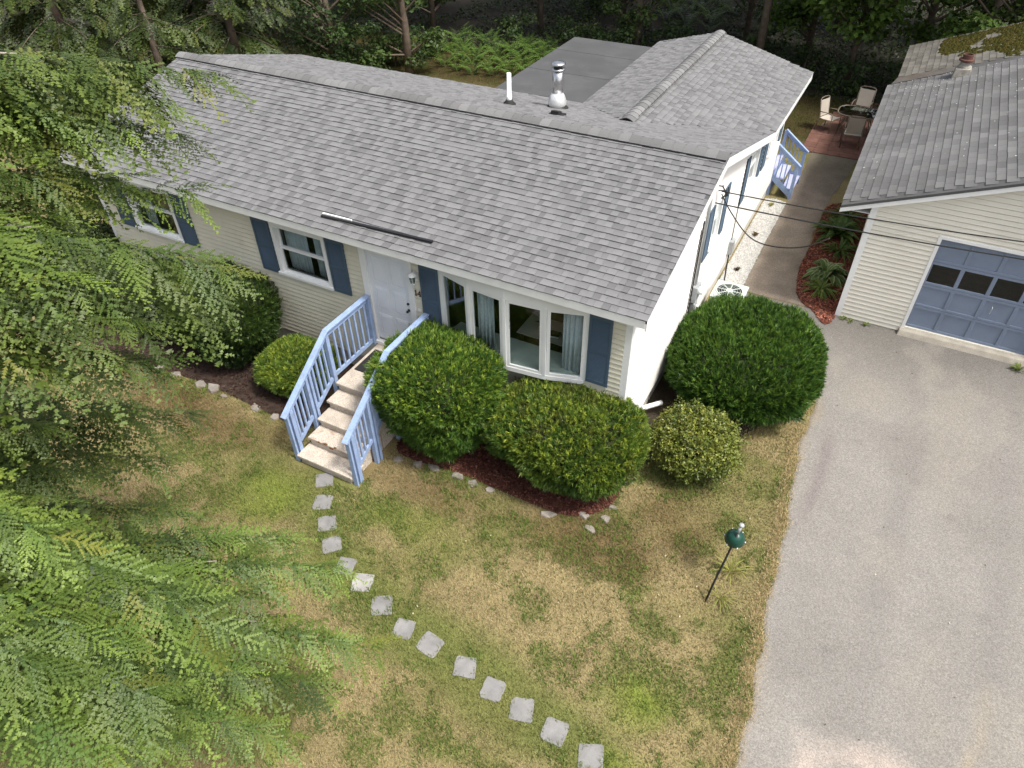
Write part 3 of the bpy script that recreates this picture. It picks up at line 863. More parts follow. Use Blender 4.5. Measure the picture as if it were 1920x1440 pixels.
MB().hexa([(-.1, -.09, 0), (.1, -.09, 0), (.1, .09, -.02), (-.1, .09, -.02), (-.09, -.08, .11), (.09, -.08, .11), (.09, .07, .07), (-.09, .07, .07)]).build('hood', M['black_rubber'], o, bevel=.01)
o = empty('roof_strip', (-4.9, 0, z_front(0))); tag(o, 'long thin black strip lying along the lower front roof slope', 'strip')
MB().beam((-1.2, -.07, .02 - .02), (1.18, .0, .03 + .005), .055, .03, (0, 0, 1)).build('strip', M['black'], o)
MB().beam((-1.2, -.03, .025), (-.55, -.015, .03), .03, .03).build('white_end', M['pvc'], o)

# ---- windows
def curtain(name, x0, x1, y, z0, z1, label, waves=9, amp=.025, along='x'):
    bb = MB(); n = waves * 6
    for i in range(n + 1):
        t = i / n; x = x0 + (x1 - x0) * t; yy = y + amp * math.sin(t * waves * 2 * math.pi) + .012 * math.sin(t * 17)
        sc = .008 * ((i % 3) - 1)
        for z in (z0 + sc, z1):
            bb.v.append((x, yy, z) if along == 'x' else (yy, x, z))
    for i in range(n): bb.f.append((2 * i, 2 * i + 2, 2 * i + 3, 2 * i + 1))
    o = bb.build(name, M['curtain'], None, smooth=True)
    md = o.modifiers.new('thick', 'SOLIDIFY'); md.thickness = .004
    return tag(o, label, 'curtain')

def hung_window(parent, axis, hole, face, label, name='window'):
    """double-hung window; axis 'y': in the front wall (faces -y), 'x': in the side wall (faces +x)"""
    a, c, z0, z1 = hole
    def P(u, n, z):   # u along wall, n outward
        return (u, -n, z) if axis == 'y' else (n, u, z)
    def blk(bb, u0, u1, n0, n1, q0, q1):
        if axis == 'y': bb.box(u0, u1, -n1, -n0, q0, q1)
        else: bb.box(n0, n1, u0, u1, q0, q1)
        return bb
    w = .085
    bb = MB(); blk(bb, a, a + w, -.1, .045, z0 + .06, z1 - w); blk(bb, c - w, c, -.1, .045, z0 + .06, z1 - w); blk(bb, a, c, -.1, .045, z1 - w, z1)
    win = bb.build(name, M['trim'], parent, bevel=.004); win['label'] = label
    blk(MB(), a - .03, c + .03, -.1, .08, z0, z0 + .06).build('sill', M['trim'], win, bevel=.004)
    zm = (z0 + z1) / 2 + .02
    for (s0, s1, n0) in ((z0 + .06, zm + .03, -.05), (zm - .015, z1 - w, -.085)):
        f = .045; bb = MB()
        blk(bb, a + w, a + w + f, n0, n0 + .035, s0, s1); blk(bb, c - w - f, c - w, n0, n0 + .035, s0, s1)
        blk(bb, a + w + f, c - w - f, n0, n0 + .035, s0, s0 + f); blk(bb, a + w + f, c - w - f, n0, n0 + .035, s1 - f, s1)
        bb.build('sash', M['trim'], win)
        blk(MB(), a + w + f - .005, c - w - f + .005, n0 + .012, n0 + .018, s0 + f - .005, s1 - f + .005).build('pane', M['glass'], win)
    return win

def shutter(parent, axis, u0, u1, z0, z1, label):
    def blk(bb, a, c, n0, n1, q0, q1):
        if axis == 'y': bb.box(a, c, -n1, -n0, q0, q1)
        else: bb.box(n0, n1, a, c, q0, q1)
        return bb
    f = .045; zm = (z0 + z1) / 2 - .05
    bb = MB(); blk(bb, u0, u0 + f, .02, .055, z0, z1); blk(bb, u1 - f, u1, .02, .055, z0, z1)
    for (q0, q1) in ((z0, z0 + .07), (zm, zm + .07), (z1 - .07, z1)): blk(bb, u0 + f, u1 - f, .02, .054, q0, q1)
    blk(bb, u0 + f, u1 - f, .019, .026, z0 + .02, z1 - .02)
    s = bb.build('shutter', M['shutter'], parent); s['label'] = label
    for nm, (q0, q1) in (('louvre_panel', (z0 + .07, zm)), ('louvre_panel', (zm + .07, z1 - .07))):
        bb = MB(); z = q0
        while z + .028 < q1:
            if axis == 'y': bb.hexa([(u0 + f, -.05, z), (u1 - f, -.05, z), (u1 - f, -.028, z + .018), (u0 + f, -.028, z + .018), (u0 + f, -.05, z + .008), (u1 - f, -.05, z + .008), (u1 - f, -.028, z + .026), (u0 + f, -.028, z + .026)])
            else: bb.hexa([(.05, u1 - f, z), (.05, u0 + f, z), (.028, u0 + f, z + .018), (.028, u1 - f, z + .018), (.05, u1 - f, z + .008), (.05, u0 + f, z + .008), (.028, u0 + f, z + .026), (.028, u1 - f, z + .026)])
            z += .028
        bb.build(nm, M['shutter'], s)
    return s

hung_window(house, 'y', W1, 0, 'white window at the left end of the front wall')
hung_window(house, 'y', W2, 0, 'white window left of the front door')
shutter(house, 'y', -12.36, -11.90, 1.97, 3.17, 'left shutter of the leftmost front window')
shutter(house, 'y', -10.36, -9.91, 1.97, 3.17, 'right shutter of the leftmost front window')
shutter(house, 'y', -8.06, -7.62, 1.97, 3.17, 'left shutter of the window left of the door')
shutter(house, 'y', -6.19, -5.76, 1.97, 3.17, 'right shutter of the window left of the door')
shutter(house, 'y', -4.05, -3.65, 1.74, 3.17, 'shutter between the door and the bow window')
shutter(house, 'y', -.715, -.31, 1.74, 3.17, 'shutter right of the bow window')
curtain('curtain', -7.5, -6.9, .22, 2.0, 3.12, 'sheer curtain inside the window left of the front door, left half')
curtain('curtain', -6.75, -6.3, .22, 2.0, 3.12, 'sheer curtain inside the window left of the front door, right half')
curtain('curtain', -11.75, -11.4, .22, 2.0, 3.12, 'dim curtain inside the leftmost front window')
hung_window(house, 'x', SW1, 0, 'side window nearest the front corner')
hung_window(house, 'x', SW2, 0, 'first side window of the rear wing')
hung_window(house, 'x', SW3, 0, 'second side window of the rear wing')
for (u0, u1, z0, z1, lb) in ((4.22, 4.58, 2.0, 3.15, 'near shutter of the front side window'), (5.40, 5.76, 2.0, 3.15, 'far shutter of the front side window'),
                             (7.30, 7.66, 1.86, 2.98, 'near shutter of the first wing window'), (8.90, 9.26, 1.86, 2.98, 'far shutter of the first wing window'),
                             (9.50, 9.88, 1.86, 2.98, 'near shutter of the second wing window'), (11.45, 11.81, 1.86, 2.98, 'far shutter of the second wing window')):
    shutter(house, 'x', u0, u1, z0, z1, lb)
curtain('curtain', 4.66, 5.3, -.2, 2.0, 3.05, 'sheer curtain inside the side window nearest the front corner', 7, .02, 'y')

# bow window of four sashes
OUT = [(-3.62, .0), (-2.92, -.2), (-2.18, -.27), (-1.44, -.2), (-.74, .0)]
bow = MB().prism([(-3.62, .1)] + [(x, y - .03) for x, y in OUT] + [(-.74, .1)], 1.62, 1.72).build('bow_window', M['trim'], house, bevel=.004)
bow['label'] = 'white bow window of four tall panes right of the door'
MB().prism([(-3.62, .1)] + [(x, y - .03) for x, y in OUT] + [(-.74, .1)], 3.15, SOF - .002).build('head_board', M['trim'], bow)
MB().prism([(-3.55, .45)] + [(x, y + .05) for x, y in OUT] + [(-.8, .45)], 1.722, 1.75).build('seat_board', surf('pale_green_seat', (.52, .58, .52), .6), bow)
for (x, y) in OUT:
    MB().box(x - .032, x + .032, y - .034, y + .04, 1.72, 3.15).build('mullion', M['trim'], bow, bevel=.003)
for i in range(4):
    A = Vector((*OUT[i], 0)); B = Vector((*OUT[i + 1], 0)); d = (B - A).normalized(); nn = Vector((d.y, -d.x, 0))
    A2 = A + d * .036; B2 = B - d * .036
    if nn.y > 0: nn = -nn
    bb = MB(); f = .055
    def bar(p, q, z0, z1, n0=-.02, n1=.022):
        bb.hexa([p + nn * n0 + Vector((0, 0, z0)), q + nn * n0 + Vector((0, 0, z0)), q + nn * n1 + Vector((0, 0, z0)), p + nn * n1 + Vector((0, 0, z0)),
                 p + nn * n0 + Vector((0, 0, z1)), q + nn * n0 + Vector((0, 0, z1)), q + nn * n1 + Vector((0, 0, z1)), p + nn * n1 + Vector((0, 0, z1))])
    bar(A2, A2 + d * f, 1.722, 3.148); bar(B2 - d * f, B2, 1.722, 3.148); bar(A2 + d * f, B2 - d * f, 1.722, 1.722 + f); bar(A2 + d * f, B2 - d * f, 3.148 - f, 3.148)
    s = bb.build('sash', M['trim'], bow)
    bb = MB(); bar(A2 + d * f, B2 - d * f, 1.722 + f, 3.148 - f, -.003, .003); bb.build('pane', M['glass'], bow)
curtain('curtain', -3.15, -2.98, .02, 1.76, 3.14, 'lace curtain behind the first pane of the bow window', 3, .02)
curtain('curtain', -2.84, -2.5, -.05, 1.76, 3.14, 'lace curtain behind the second pane of the bow window', 4, .022)
curtain('curtain', -1.22, -.8, .06, 1.76, 3.14, 'wide lace curtain behind the fourth pane of the bow window', 5, .022)
# table, orchid and books behind the bow window
tb = empty('side_table', (-1.75, .95, 1.05)); tag(tb, 'dark wooden table with cream cloth behind the bow window', 'table')
MB().box(-.62, .62, -.34, .34, .70, .74).build('table_top', M['wood_floor'], tb)
MB().box(-.66, .60, -.36, .30, .741, .75).build('table_cloth', M['cloth'], tb)
for sx in (-1, 1):
    for sy in (-1, 1):
        MB().box(sx * .56 - .03, sx * .56 + .03, sy * .28 - .03, sy * .28 + .03, 0, .70).build('leg', M['wood_floor'], tb)
oc = empty('orchid', (-2.02, .86, 1.801)); tag(oc, 'white orchid in a pale pot on the table behind the bow window', 'plant')
MB().lathe([(.05, 0), (.07, .12), (.075, .13), (.06, .13)], n=14).build('pot', M['paper'], oc, smooth=True)
MB().tube([(0, 0, .12), (.0, -.02, .3), (-.03, -.03, .5), (-.08, -.04, .6)], .005, 6).build('stem', M['dark_green'], oc)
for (x, y, z) in ((-.1, -.05, .62), (-.05, -.06, .58), (-.12, -.03, .55), (-.03, -.05, .65)):
    bb = MB()
    for k in range(5):
        a = k * 2 * math.pi / 5
        c_, s_ = math.cos(a), math.sin(a)
        bb.add([(x, y, z), (x + .03 * c_ - .015 * s_, y - .012, z + .03 * s_ + .015 * c_), (x + .05 * c_, y - .006, z + .05 * s_), (x + .03 * c_ + .015 * s_, y - .012, z + .03 * s_ - .015 * c_)], [(0, 1, 2, 3)])
    bb.build('flower', M['petal'], oc)
for k in range(4):
    a = k * 1.6; MB().add([(0, 0, .13), (.06 * math.cos(a) - .02 * math.sin(a), .06 * math.sin(a) + .02 * math.cos(a), .18), (.15 * math.cos(a), .15 * math.sin(a), .16), (.06 * math.cos(a) + .02 * math.sin(a), .06 * math.sin(a) - .02 * math.cos(a), .18)], [(0, 1, 2, 3)]).build('leaf', M['dark_green'], oc)
bk = empty('book', (-1.72, .8, 1.801), .15); tag(bk, 'thick pale book lying on the table behind the bow window', 'book')
MB().box(-.11, .11, -.08, .08, .006, .05).build('pages', M['paper'], bk); MB().box(-.115, .115, -.085, .085, 0, .005).build('cover', M['black'], bk); MB().box(-.115, .115, -.085, .085, .051, .057).build('cover', M['black'], bk)

# ---- front door
bb = MB(); bb.box(-5.40, -5.26, -.05, .08, 1.06, 3.26); bb.box(-4.345, -4.22, -.05, .08, 1.06, 3.26); bb.box(-5.26, -4.345, -.05, .08, 3.14, 3.26)
bb.build('door_frame', M['trim'], house, bevel=.004)
MB().box(-5.40, -4.22, -.09, .08, .985, 1.06).build('door_sill', M['trim'], house, bevel=.004)
door = MB().box(-5.258, -4.347, .0, .045, 1.07, 3.138).build('door', M['door_white'], house)
door['label'] = 'white six-panel front door'
for (z0, z1) in ((1.24, 1.72), (1.86, 2.36), (2.5, 3.02)):
    for (x0, x1) in ((-5.15, -4.86), (-4.75, -4.46)):
        bb = MB(); s = .035
        bb.hexa([(x0, .001, z0), (x1, .001, z0), (x1, .001, z1), (x0, .001, z1), (x0 + s, -.012, z0 + s), (x1 - s, -.012, z0 + s), (x1 - s, -.012, z1 - s), (x0 + s, -.012, z1 - s)])
        bb.build('panel', M['door_white'], door)
        bb = MB(); r = .012
        for (a0, a1, c0, c1) in ((x0 - r, x1 + r, z0 - r, z0), (x0 - r, x1 + r, z1, z1 + r), (x0 - r, x0, z0, z1), (x1, x1 + r, z0, z1)): bb.box(a0, a1, -.009, -.0005, c0, c1)
        bb.build('panel_moulding', M['door_white'], door)
kb = MB().lathe([(.0, -.07), (.02, -.068), (.028, -.05), (.02, -.03), (.012, -.02), (.012, 0), (.03, .0), (.03, .008)], n=14)
kb.v = [(x - 4.42, z * 1.0 - .005, 2.02 + y) for (x, y, z) in kb.v]; kb.build('door_knob', M['black'], door, smooth=True)
kb = MB().lathe([(.0, -.025), (.022, -.02), (.026, 0), (.026, .004)], n=14); kb.v = [(x - 4.42, z - .003, 2.17 + y) for (x, y, z) in kb.v]; kb.build('deadbolt', M['black'], door, smooth=True)
MB().box(-5.36, -4.26, -.03, -.005, .905, .985).build('kick_board', M['grey_paint'], house)

# house number 14, raised numerals
def numeral(segs, ox):
    bb = MB()
    for (x0, z0, x1, z1, w) in segs: bb.beam((ox + x0, -.03, 2.46 + z0), (ox + x1, -.03, 2.46 + z1), .012, w, (1, 0, .01) if abs(x1 - x0) < .01 else (0, 0, 1))
    return bb.build('numeral', M['number'], house)
numeral([(0, 0, 0, .11, .016), (-.022, .085, 0, .11, .012), (-.022, 0, .022, 0, .012)], -4.185)
numeral([(.02, 0, .02, .11, .016), (-.032, .038, .04, .038, .014), (-.032, .038, .02, .11, .014), (0, 0, .038, 0, .010)], -4.115)
# porch lantern
ln = empty('porch_lantern', (-4.13, -.07, 2.86)); tag(ln, 'white wall lantern with clear glass beside the front door', 'lantern')
MB().box(-.04, .04, .02, .05, -.06, .12).build('back_plate', M['trim'], ln)
MB().tube([(0, .03, .12), (0, -.03, .17), (0, -.08, .15)], .011, 8).build('arm', M['trim'], ln)
MB().lathe([(.0, .17), (.03, .165), (.085, .12), (.085, .11), (.06, .11)], (0, -.08, 0), 12).build('roof_cap', M['trim'], ln, smooth=True)
MB().lathe([(.075, .11), (.05, -.05)], (0, -.08, 0), 6).build('glass', M['glass_dark'], ln)
for k in range(6):
    a = k * math.pi / 3; MB().tube([(.077 * math.cos(a), -.08 + .077 * math.sin(a), .11), (.052 * math.cos(a), -.08 + .052 * math.sin(a), -.05)], .005, 5).build('rib', M['trim'], ln)
MB().lathe([(.0, -.16), (.018, -.15), (.012, -.1), (.05, -.06), (.055, -.045), (.0, -.04)], (0, -.08, 0), 12).build('finial', M['trim'], ln, smooth=True)
o = MB().box(-4.18, -4.10, -.035, -.018, 2.10, 2.16).build('wall_outlet', M['trim'], house, bevel=.003)

# ---- service gear on the side wall
MB().tube([(.03, 1.2, .36), (.3, 1.6, .30)], .05, 14).build('drain_pipe', M['pvc'], house, smooth=True)
MB().tube([(.06, 3.95, .1), (.06, 3.95, 3.5), (.06, 3.95, 3.9)], .028, 10).build('service_conduit', M['galv'], house, smooth=True)
MB().tube([(.035, 3.82, .1), (.035, 3.82, 3.15)], .014, 8).build('service_cable', M['cable'], house)
MB().tube([(.045, 4.04, .5), (.05, 4.05, 2.4), (.05, 4.03, 3.35)], .016, 8).build('service_cable', M['cable'], house)
MB().tube([(.03, 3.70, .9), (.03, 3.72, 3.0)], .009, 8).build('service_cable', M['cable'], house)
mt = MB().box(.02, .14, 3.82, 4.12, 1.25, 1.62).build('meter_box', M['galv'], house, bevel=.008)
for z in (1.5, 1.05):
    q = MB().lathe([(.085, 0), (.085, .05), (.075, .09), (.0, .11)], n=18); q.v = [(.14 + z_ - .0, 3.97 + x_, z + y_) for (x_, y_, z_) in q.v]; q.build('meter_dial', M['pvc'], mt, smooth=True)
MB().box(.02, .13, 3.86, 4.08, .86, 1.2).build('meter_box', M['galv'], house, bevel=.008)
MB().box(.02, .13, 7.18, 7.42, .62, .98).build('disconnect_box', M['galv'], house, bevel=.008)
MB().tube([(.05, 7.3, .98), (.035, 7.3, 3.05)], .01, 8).build('service_cable', M['cable'], house)
MB().tube([(.06, 7.28, .62), (.1, 7.1, .3), (.2, 6.6, .15)], .018, 8).build('service_cable', M['cable'], house)
# ------------------------------------------------------------------ front steps
H, TR, YL = .195, .332, -1.452
st = empty('front_steps', (-4.65, -1.2, 0)); tag(st, 'five-riser pebbled concrete steps up to the white front door', 'steps')
OX, OY = 4.65, 1.2
def stw(b): b.v = [(x + OX, y + OY, z) for (x, y, z) in b.v]; return b
X0, X1 = -5.27, -4.05
stw(MB().box(X0, X1, YL, -.02, 5 * H - .07, 5 * H)).build('landing', M['terrazzo'], st, bevel=.012)
stw(MB().box(X0 + .03, X1 - .03, YL + .04, -.03, .0, 5 * H - .07)).build('landing_base', M['terrazzo'], st)
m_step = {}
for k in range(1, 5):
    zt = (5 - k) * H; y1 = YL - (k - 1) * TR; y0 = y1 - TR
    mat = M['terrazzo']
    if k == 3:
        mat = surf('spalled_step', (.50, .44, .37), .85, var=.1, scale=4, fine=70, finevar=.42, bump=.4, bscale=50, stain=(.26, .10, .035), stain_amt=.8, stain_scale=4.5)
    o = stw(MB().box(X0 + (.0 if k < 4 else -.03), X1 + (0 if k < 4 else .02), y0, y1 + .05, zt - .065, zt)).build('step', mat, st, bevel=.012)
    if k == 3: o['label'] = 'chipped step with rust stains'
    stw(MB().box(X0 + .03, X1 - .03, y0 + .035, y1 + .01, .0 if k > 1 else .0, zt - .065)).build('riser', M['terrazzo'], st)
# chipped concrete crumbs where the third step has spalled
for (x, y, z, s) in ((-4.85, -2.455, .39, .05), (-4.7, -2.462, .355, .07), (-4.62, -2.45, .39, .035), (-5.0, -2.455, .375, .045)):
    bb = MB()
    pts = [(x + s * math.cos(a) * random.uniform(.6, 1.5), y + random.uniform(-.004, .004), z + s * .35 * math.sin(a) * random.uniform(.6, 1.2)) for a in [i * math.pi / 4 for i in range(8)]]
    bb.v = pts + [(px_, py_ + .03, pz_) for (px_, py_, pz_) in pts]; bb.f = [tuple(range(8))] + [(i, (i + 1) % 8, (i + 1) % 8 + 8, i + 8) for i in range(8)]
    stw(bb).build('spall', surf('rusty_aggregate', (.20, .10, .05), .95, var=.4, scale=20, finevar=.3), st)
mat_ = MB().box(-5.19, -4.42, -.97, -.27, 5 * H + .001, 5 * H + .018).build('door_mat', M['black_rubber'], None, bevel=.004)
tag(mat_, 'black rubber mat on the landing before the front door', 'doormat')

def railing(x, label, side):
    r = empty('stair_railing', (x, -1.3, 0)); tag(r, label, 'railing', 'blue railings of the front steps')
    def P(y, z, dx=0): return (dx, y + 1.3, z)
    zt = 2.12; yk = -1.36; ye = -2.80; ze = 1.14
    def ztop(y): return zt if y > yk else zt + (y - yk) * (zt - ze) / (yk - ye)
    MB().beam(P(-.06, zt), P(yk, zt), .115, .036).build('top_rail', M['blue'], r, bevel=.004)
    MB().beam(P(yk + .01, zt - .001), P(ye, ze), .115, .036).build('top_rail', M['blue'], r, bevel=.004)
    MB().beam(P(-.06, zt - .08, .0), P(yk, zt - .08, .0), .035, .085).build('under_rail', M['blue'], r)
    MB().beam(P(yk, zt - .08), P(ye + .06, ze - .04), .035, .085).build('under_rail', M['blue'], r)
    zl = 5 * H + .1
    MB().beam(P(-.08, zl), P(yk, zl), .035, .085).build('bottom_rail', M['blue'], r)
    def zlo(y): return zl + (y - yk) * (5 * H - .14) / (yk - ye) * 1.0
    MB().beam(P(-1.42, zlo(-1.42)), P(-1.98, zlo(-1.98)), .035, .085).build('bottom_rail', M['blue'], r)
    MB().beam(P(-2.12, zlo(-2.12)), P(-2.56, zlo(-2.56)), .035, .085).build('bottom_rail', M['blue'], r)
    for (y, w, z0) in ((-.1, .085, 5 * H), (-1.38, .085, .0), (-2.0, .06, .0), (-2.10, .06, .0), (-2.62, .085, .0), (-2.73, .04, .0)):
        MB().box(-.045, .045, y + 1.3 - w / 2, y + 1.3 + w / 2, z0, ztop(y) - .06).build('post', M['blue'], r, bevel=.004)
    for i in range(7):
        y = -.24 - i * .155; MB().box(-.019, .019, y + 1.3 - .019, y + 1.3 + .019, zl - .02, ztop(y) - .07).build('baluster', M['blue'], r)
    for y in (-1.52, -1.64, -1.76, -1.88, -2.22, -2.33, -2.44, -2.53):
        MB().box(-.019, .019, y + 1.3 - .019, y + 1.3 + .019, zlo(y) - .04, ztop(y) - .08).build('baluster', M['blue'], r)
    return r
railing(-5.34, 'light blue wooden railing on the left side of the front steps', -1)
railing(-3.97, 'light blue wooden railing on the right side of the front steps, half behind a yew', 1)

# ------------------------------------------------------------------ garage
GX0, GX1, GY0, GY1 = 2.86, 8.16, 6.7, 14.8
GEX, GEZ, GS, GRX = 2.25, 2.77, .38, 5.51
GRZ = GEZ + GS * (GRX - GEX)
def gz(x): return GEZ + GS * (x - GEX) if x < GRX else GRZ - GS * (x - GRX)
garage = empty('garage', (0, 0, 0)); tag(garage, 'cream sided garage with grey shingle roof and blue panelled door', 'garage')
GD = (4.31, 6.75, .16, 2.40)
b = MB(); holed_wall(b, 'y', GY0, GY0 + .12, GX0 + .01, GX1 - .01, .0, 2.6, [GD])
gp = [(GX0 + .01, 2.6), (GX1 - .01, 2.6), (GX1 - .01, gz(GX1) - .08), (GRX, GRZ - .08), (GX0 + .01, gz(GX0) - .08)]; k = len(gp)
b.add([(x, GY0, z) for x, z in gp] + [(x, GY0 + .12, z) for x, z in gp], [tuple(range(k)), tuple(reversed(range(k, 2 * k)))] + [(i, i + k, (i + 1) % k + k, (i + 1) % k) for i in range(k)])
gfw = b.build('front_wall', M['siding_garage'], garage)
E2 = .108
pm_g = plank_mesh('plank', M['siding_garage'], E2)
def g_span(z, zt):
    zz = zt + .14
    x0 = max(GX0 + .1, GEX + (zz - GEZ) / GS); x1 = min(GX1 - .1, GRX + (GRZ - zz) / GS)
    return (-x1, -x0) if x1 - x0 > .1 else None
clad(gfw, pm_g, E2, (0, GY0, 0), (-1, 0, 0), (0, -1, 0), .03, 3.9, g_span, [(-GD[1] - .05, -GD[0] + .05, -.1, GD[3] + .05)])
MB().box(GX0, GX0 + .12, GY0 + .12, GY1, 0, gz(GX0) - .09).build('side_wall', M['siding_garage'], garage)
MB().box(GX1 - .12, GX1, GY0 + .12, GY1, 0, gz(GX1) - .09).build('side_wall', M['siding_garage'], garage)
MB().box(GX0, GX1, GY1 - .12, GY1, 0, 2.8).build('rear_wall', M['siding_garage'], garage)
MB().box(GX0 + .05, GX1 - .05, GY0 + .1, GY1 - .1, -.05, .03).build('floor', M['concrete'], garage)
MB().box(GX0 - .02, GX0 + .1, GY0 - .024, GY0 + .0, .02, gz(GX0) - .12).build('corner_board', M['trim'], garage)
MB().box(GX0 - .022, GX0, GY0 + .0, GY0 + .1, .02, gz(GX0) - .12).build('corner_board', M['trim'], garage)
bb = MB(); bb.box(4.24, 4.31, GY0 - .03, GY0 + .1, .10, 2.47); bb.box(6.75, 6.82, GY0 - .03, GY0 + .1, .10, 2.47); bb.box(4.31, 6.75, GY0 - .03, GY0 + .1, 2.40, 2.47); bb.build('door_casing', M['trim'], garage)
MB().hexa([(4.2, GY0 - .2, -.02), (6.9, GY0 - .2, -.02), (6.9, GY0 + .2, -.02), (4.2, GY0 + .2, -.02), (4.22, GY0 - .13, .13), (6.88, GY0 - .13, .13), (6.88, GY0 + .2, .155), (4.22, GY0 + .2, .155)]).build('door_sill', M['concrete'], garage, bevel=.02)
gd = empty('garage_door', (0, 0, 0)); gd.parent = garage; gd['label'] = 'blue sectional garage door with a row of small windows'
RH = (GD[3] - GD[2]) / 4; CW = (GD[1] - GD[0]) / 4; yd = GY0 + .04
for r in range(4):
    z0 = GD[2] + r * RH + .003; z1 = z0 + RH - .006
    bb = MB(); f = .06
    bb.box(GD[0], GD[1], yd, yd + .045, z0, z0 + f); bb.box(GD[0], GD[1], yd, yd + .045, z1 - f, z1)
    for c in range(5):
        xc = GD[0] + c * CW; a = max(GD[0], xc - f / 2 - .01); d = min(GD[1], xc + f / 2 + .01)
        bb.box(a, d, yd, yd + .045, z0 + f, z1 - f)
    bb.build('door_section', M['gdoor'], gd, bevel=.005)
    for c in range(4):
        a = GD[0] + c * CW + f / 2; d = a + CW - f
        if r == 2: MB().box(a, d, yd + .018, yd + .024, z0 + f - .01, z1 - f + .01).build('pane', M['glass_dark'], gd)
        else: MB().box(a, d, yd + .018, yd + .035, z0 + f - .01, z1 - f + .01).build('panel', M['gdoor'], gd)
MB().tube([(5.72, yd - .01, .95), (5.72, yd - .05, .97), (5.72, yd - .05, 1.1), (5.72, yd - .01, 1.12)], .008, 6).build('handle', M['galv'], gd)
# roof
groof = empty('roof', (0, 0, 0)); groof.parent = garage
cg = 1 / math.sqrt(1 + GS * GS)
YF, YB = GY0 - .18, 14.75
slab([(GEX, YF, GEZ - T), (GRX, YF, GRZ - T), (GRX, YB, GRZ - T), (GEX, YB, GEZ - T)], .05, 'roof_deck', M['deck'], groof)
slab([(GRX, YF, GRZ - T), (2 * GRX - GEX, YF, GEZ - T), (2 * GRX - GEX, YB, GEZ - T), (GRX, YB, GRZ - T)], .05, 'roof_deck', M['old_deck'] if 'old_deck' in M else M['deck'], groof)
GT = np.array([.115, .135, .155, .175]); GW = np.array([.300, .150])
def lay3(P0, U, V, width, length, e, keep, seed, tonefn):
    r = np.random.default_rng(seed); U = np.array(U, float); V = np.array(V, float); Nn = np.cross(U, V); Nn /= np.linalg.norm(Nn); out = []
    for c in range(int(length / e)):
        u = 0.0 if c % 2 == 0 else .152
        if c % 2: out.append((np.array(P0) + V * c * e, 1, 1, U, V, Nn, 0))
        while u + .3 <= width:
            P = np.array(P0) + U * u + V * (c * e + r.normal(0, .002))
            if keep(P): out.append((P, 0, tonefn(P, r), U, V, Nn, 0))
            u += .306
    return out
def gtone(P, r):
    s = float(fbm(np.array([P[0] * .35]), np.array([P[1] * 2.2]), 91, 3)[0]); t = int(round((s - .25) * 5 + r.normal(0, .45)))
    return min(3, max(0, t))
gt = lay3((GEX - .012, YB, GEZ - .003), (0, -1, 0), (cg, 0, GS * cg), YB - YF, (GRX - GEX) / cg, .17, lambda P: True, 21, gtone)
gt += lay3((2 * GRX - GEX, YF, GEZ - .003), (0, 1, 0), (-cg, 0, GS * cg), YB - YF, (GRX - GEX) / cg, .17, lambda P: True, 22, gtone)
shingle_parts(gt, groof, M['old_shingle'], GW, GT, .17, 300, (1, 1, 1.0))
# fascia and rake trim
def g_rake(y0, y1, name):
    bb = MB(); pr = [(GEX, GEZ), (GRX, GRZ), (2 * GRX - GEX, GEZ)]
    top = [(x, z - T - .004) for x, z in pr]; bot = [(x, z - T - .15) for x, z in reversed(pr)]; q = top + bot; k = len(q)
    bb.add([(x, y0, z) for x, z in q] + [(x, y1, z) for x, z in q], [tuple(range(k)), tuple(reversed(range(k, 2 * k)))] + [(i, i + k, (i + 1) % k + k, (i + 1) % k) for i in range(k)])
    return bb.build(name, M['trim'], garage)
g_rake(YF + .012, YF + .036, 'rake_board'); g_rake(YB - .03, YB - .006, 'rake_board')
slab([(GEX + .01, YF + .036, GEZ - .13), (GRX, YF + .036, GRZ - .13), (GRX, GY0, GRZ - .13), (GEX + .01, GY0, GEZ - .13)], .015, 'rake_soffit', M['trim'], garage)
MB().box(GEX + .003, GEX + .025, YF + .04, YB, GEZ - .16, GEZ - T - .004).build('fascia', M['trim'], garage)
MB().box(GEX + .025, GX0, GY0, YB, GEZ - .16, GEZ - .148).build('soffit', M['trim'], garage)
# drip edge line
MB().beam((GEX, YF + .006, GEZ - T - .012), (GRX, YF + .006, GRZ - T - .012), .006, .03).build('drip_edge', M['black'], garage)

# older addition behind the garage
AX, AZ, AS, AY0, AY1 = 2.45, 2.86, .36, 14.86, 18.7
def az(x): return AZ + AS * (x - AX)
add = empty('garage_addition', (0, 0, 0)); tag(add, 'older mossy-roofed shed addition behind the garage', 'shed')
MB().box(2.95, 8.0, AY0 + .1, AY1 - .3, 0, 2.85).build('wall', M['siding_garage'], add)
aroof = empty('roof', (0, 0, 0)); aroof.parent = add
AXR = 6.2
slab([(AX, AY0, AZ - T), (AXR, AY0, az(AXR) - T), (AXR, AY1, az(AXR) - T), (AX, AY1, AZ - T)], .06, 'roof_deck', M['deck'], aroof)
slab([(AXR, AY0, az(AXR) - T), (9.5, AY0, 3.0), (9.5, AY1, 3.0), (AXR, AY1, az(AXR) - T)], .06, 'roof_deck', M['deck'], aroof)
ca = 1 / math.sqrt(1 + AS * AS)
at_ = lay3((AX - .012, AY1, AZ - .003), (0, -1, 0), (ca, 0, AS * ca), AY1 - AY0 - .3, (AXR - AX) / ca, .17, lambda P: True, 31, lambda P, r: int(r.integers(0, 4)))
shingle_parts(at_, aroof, M['old_shingle'], GW, GT * .85, .17, 250, (1.06, 1.0, .88))
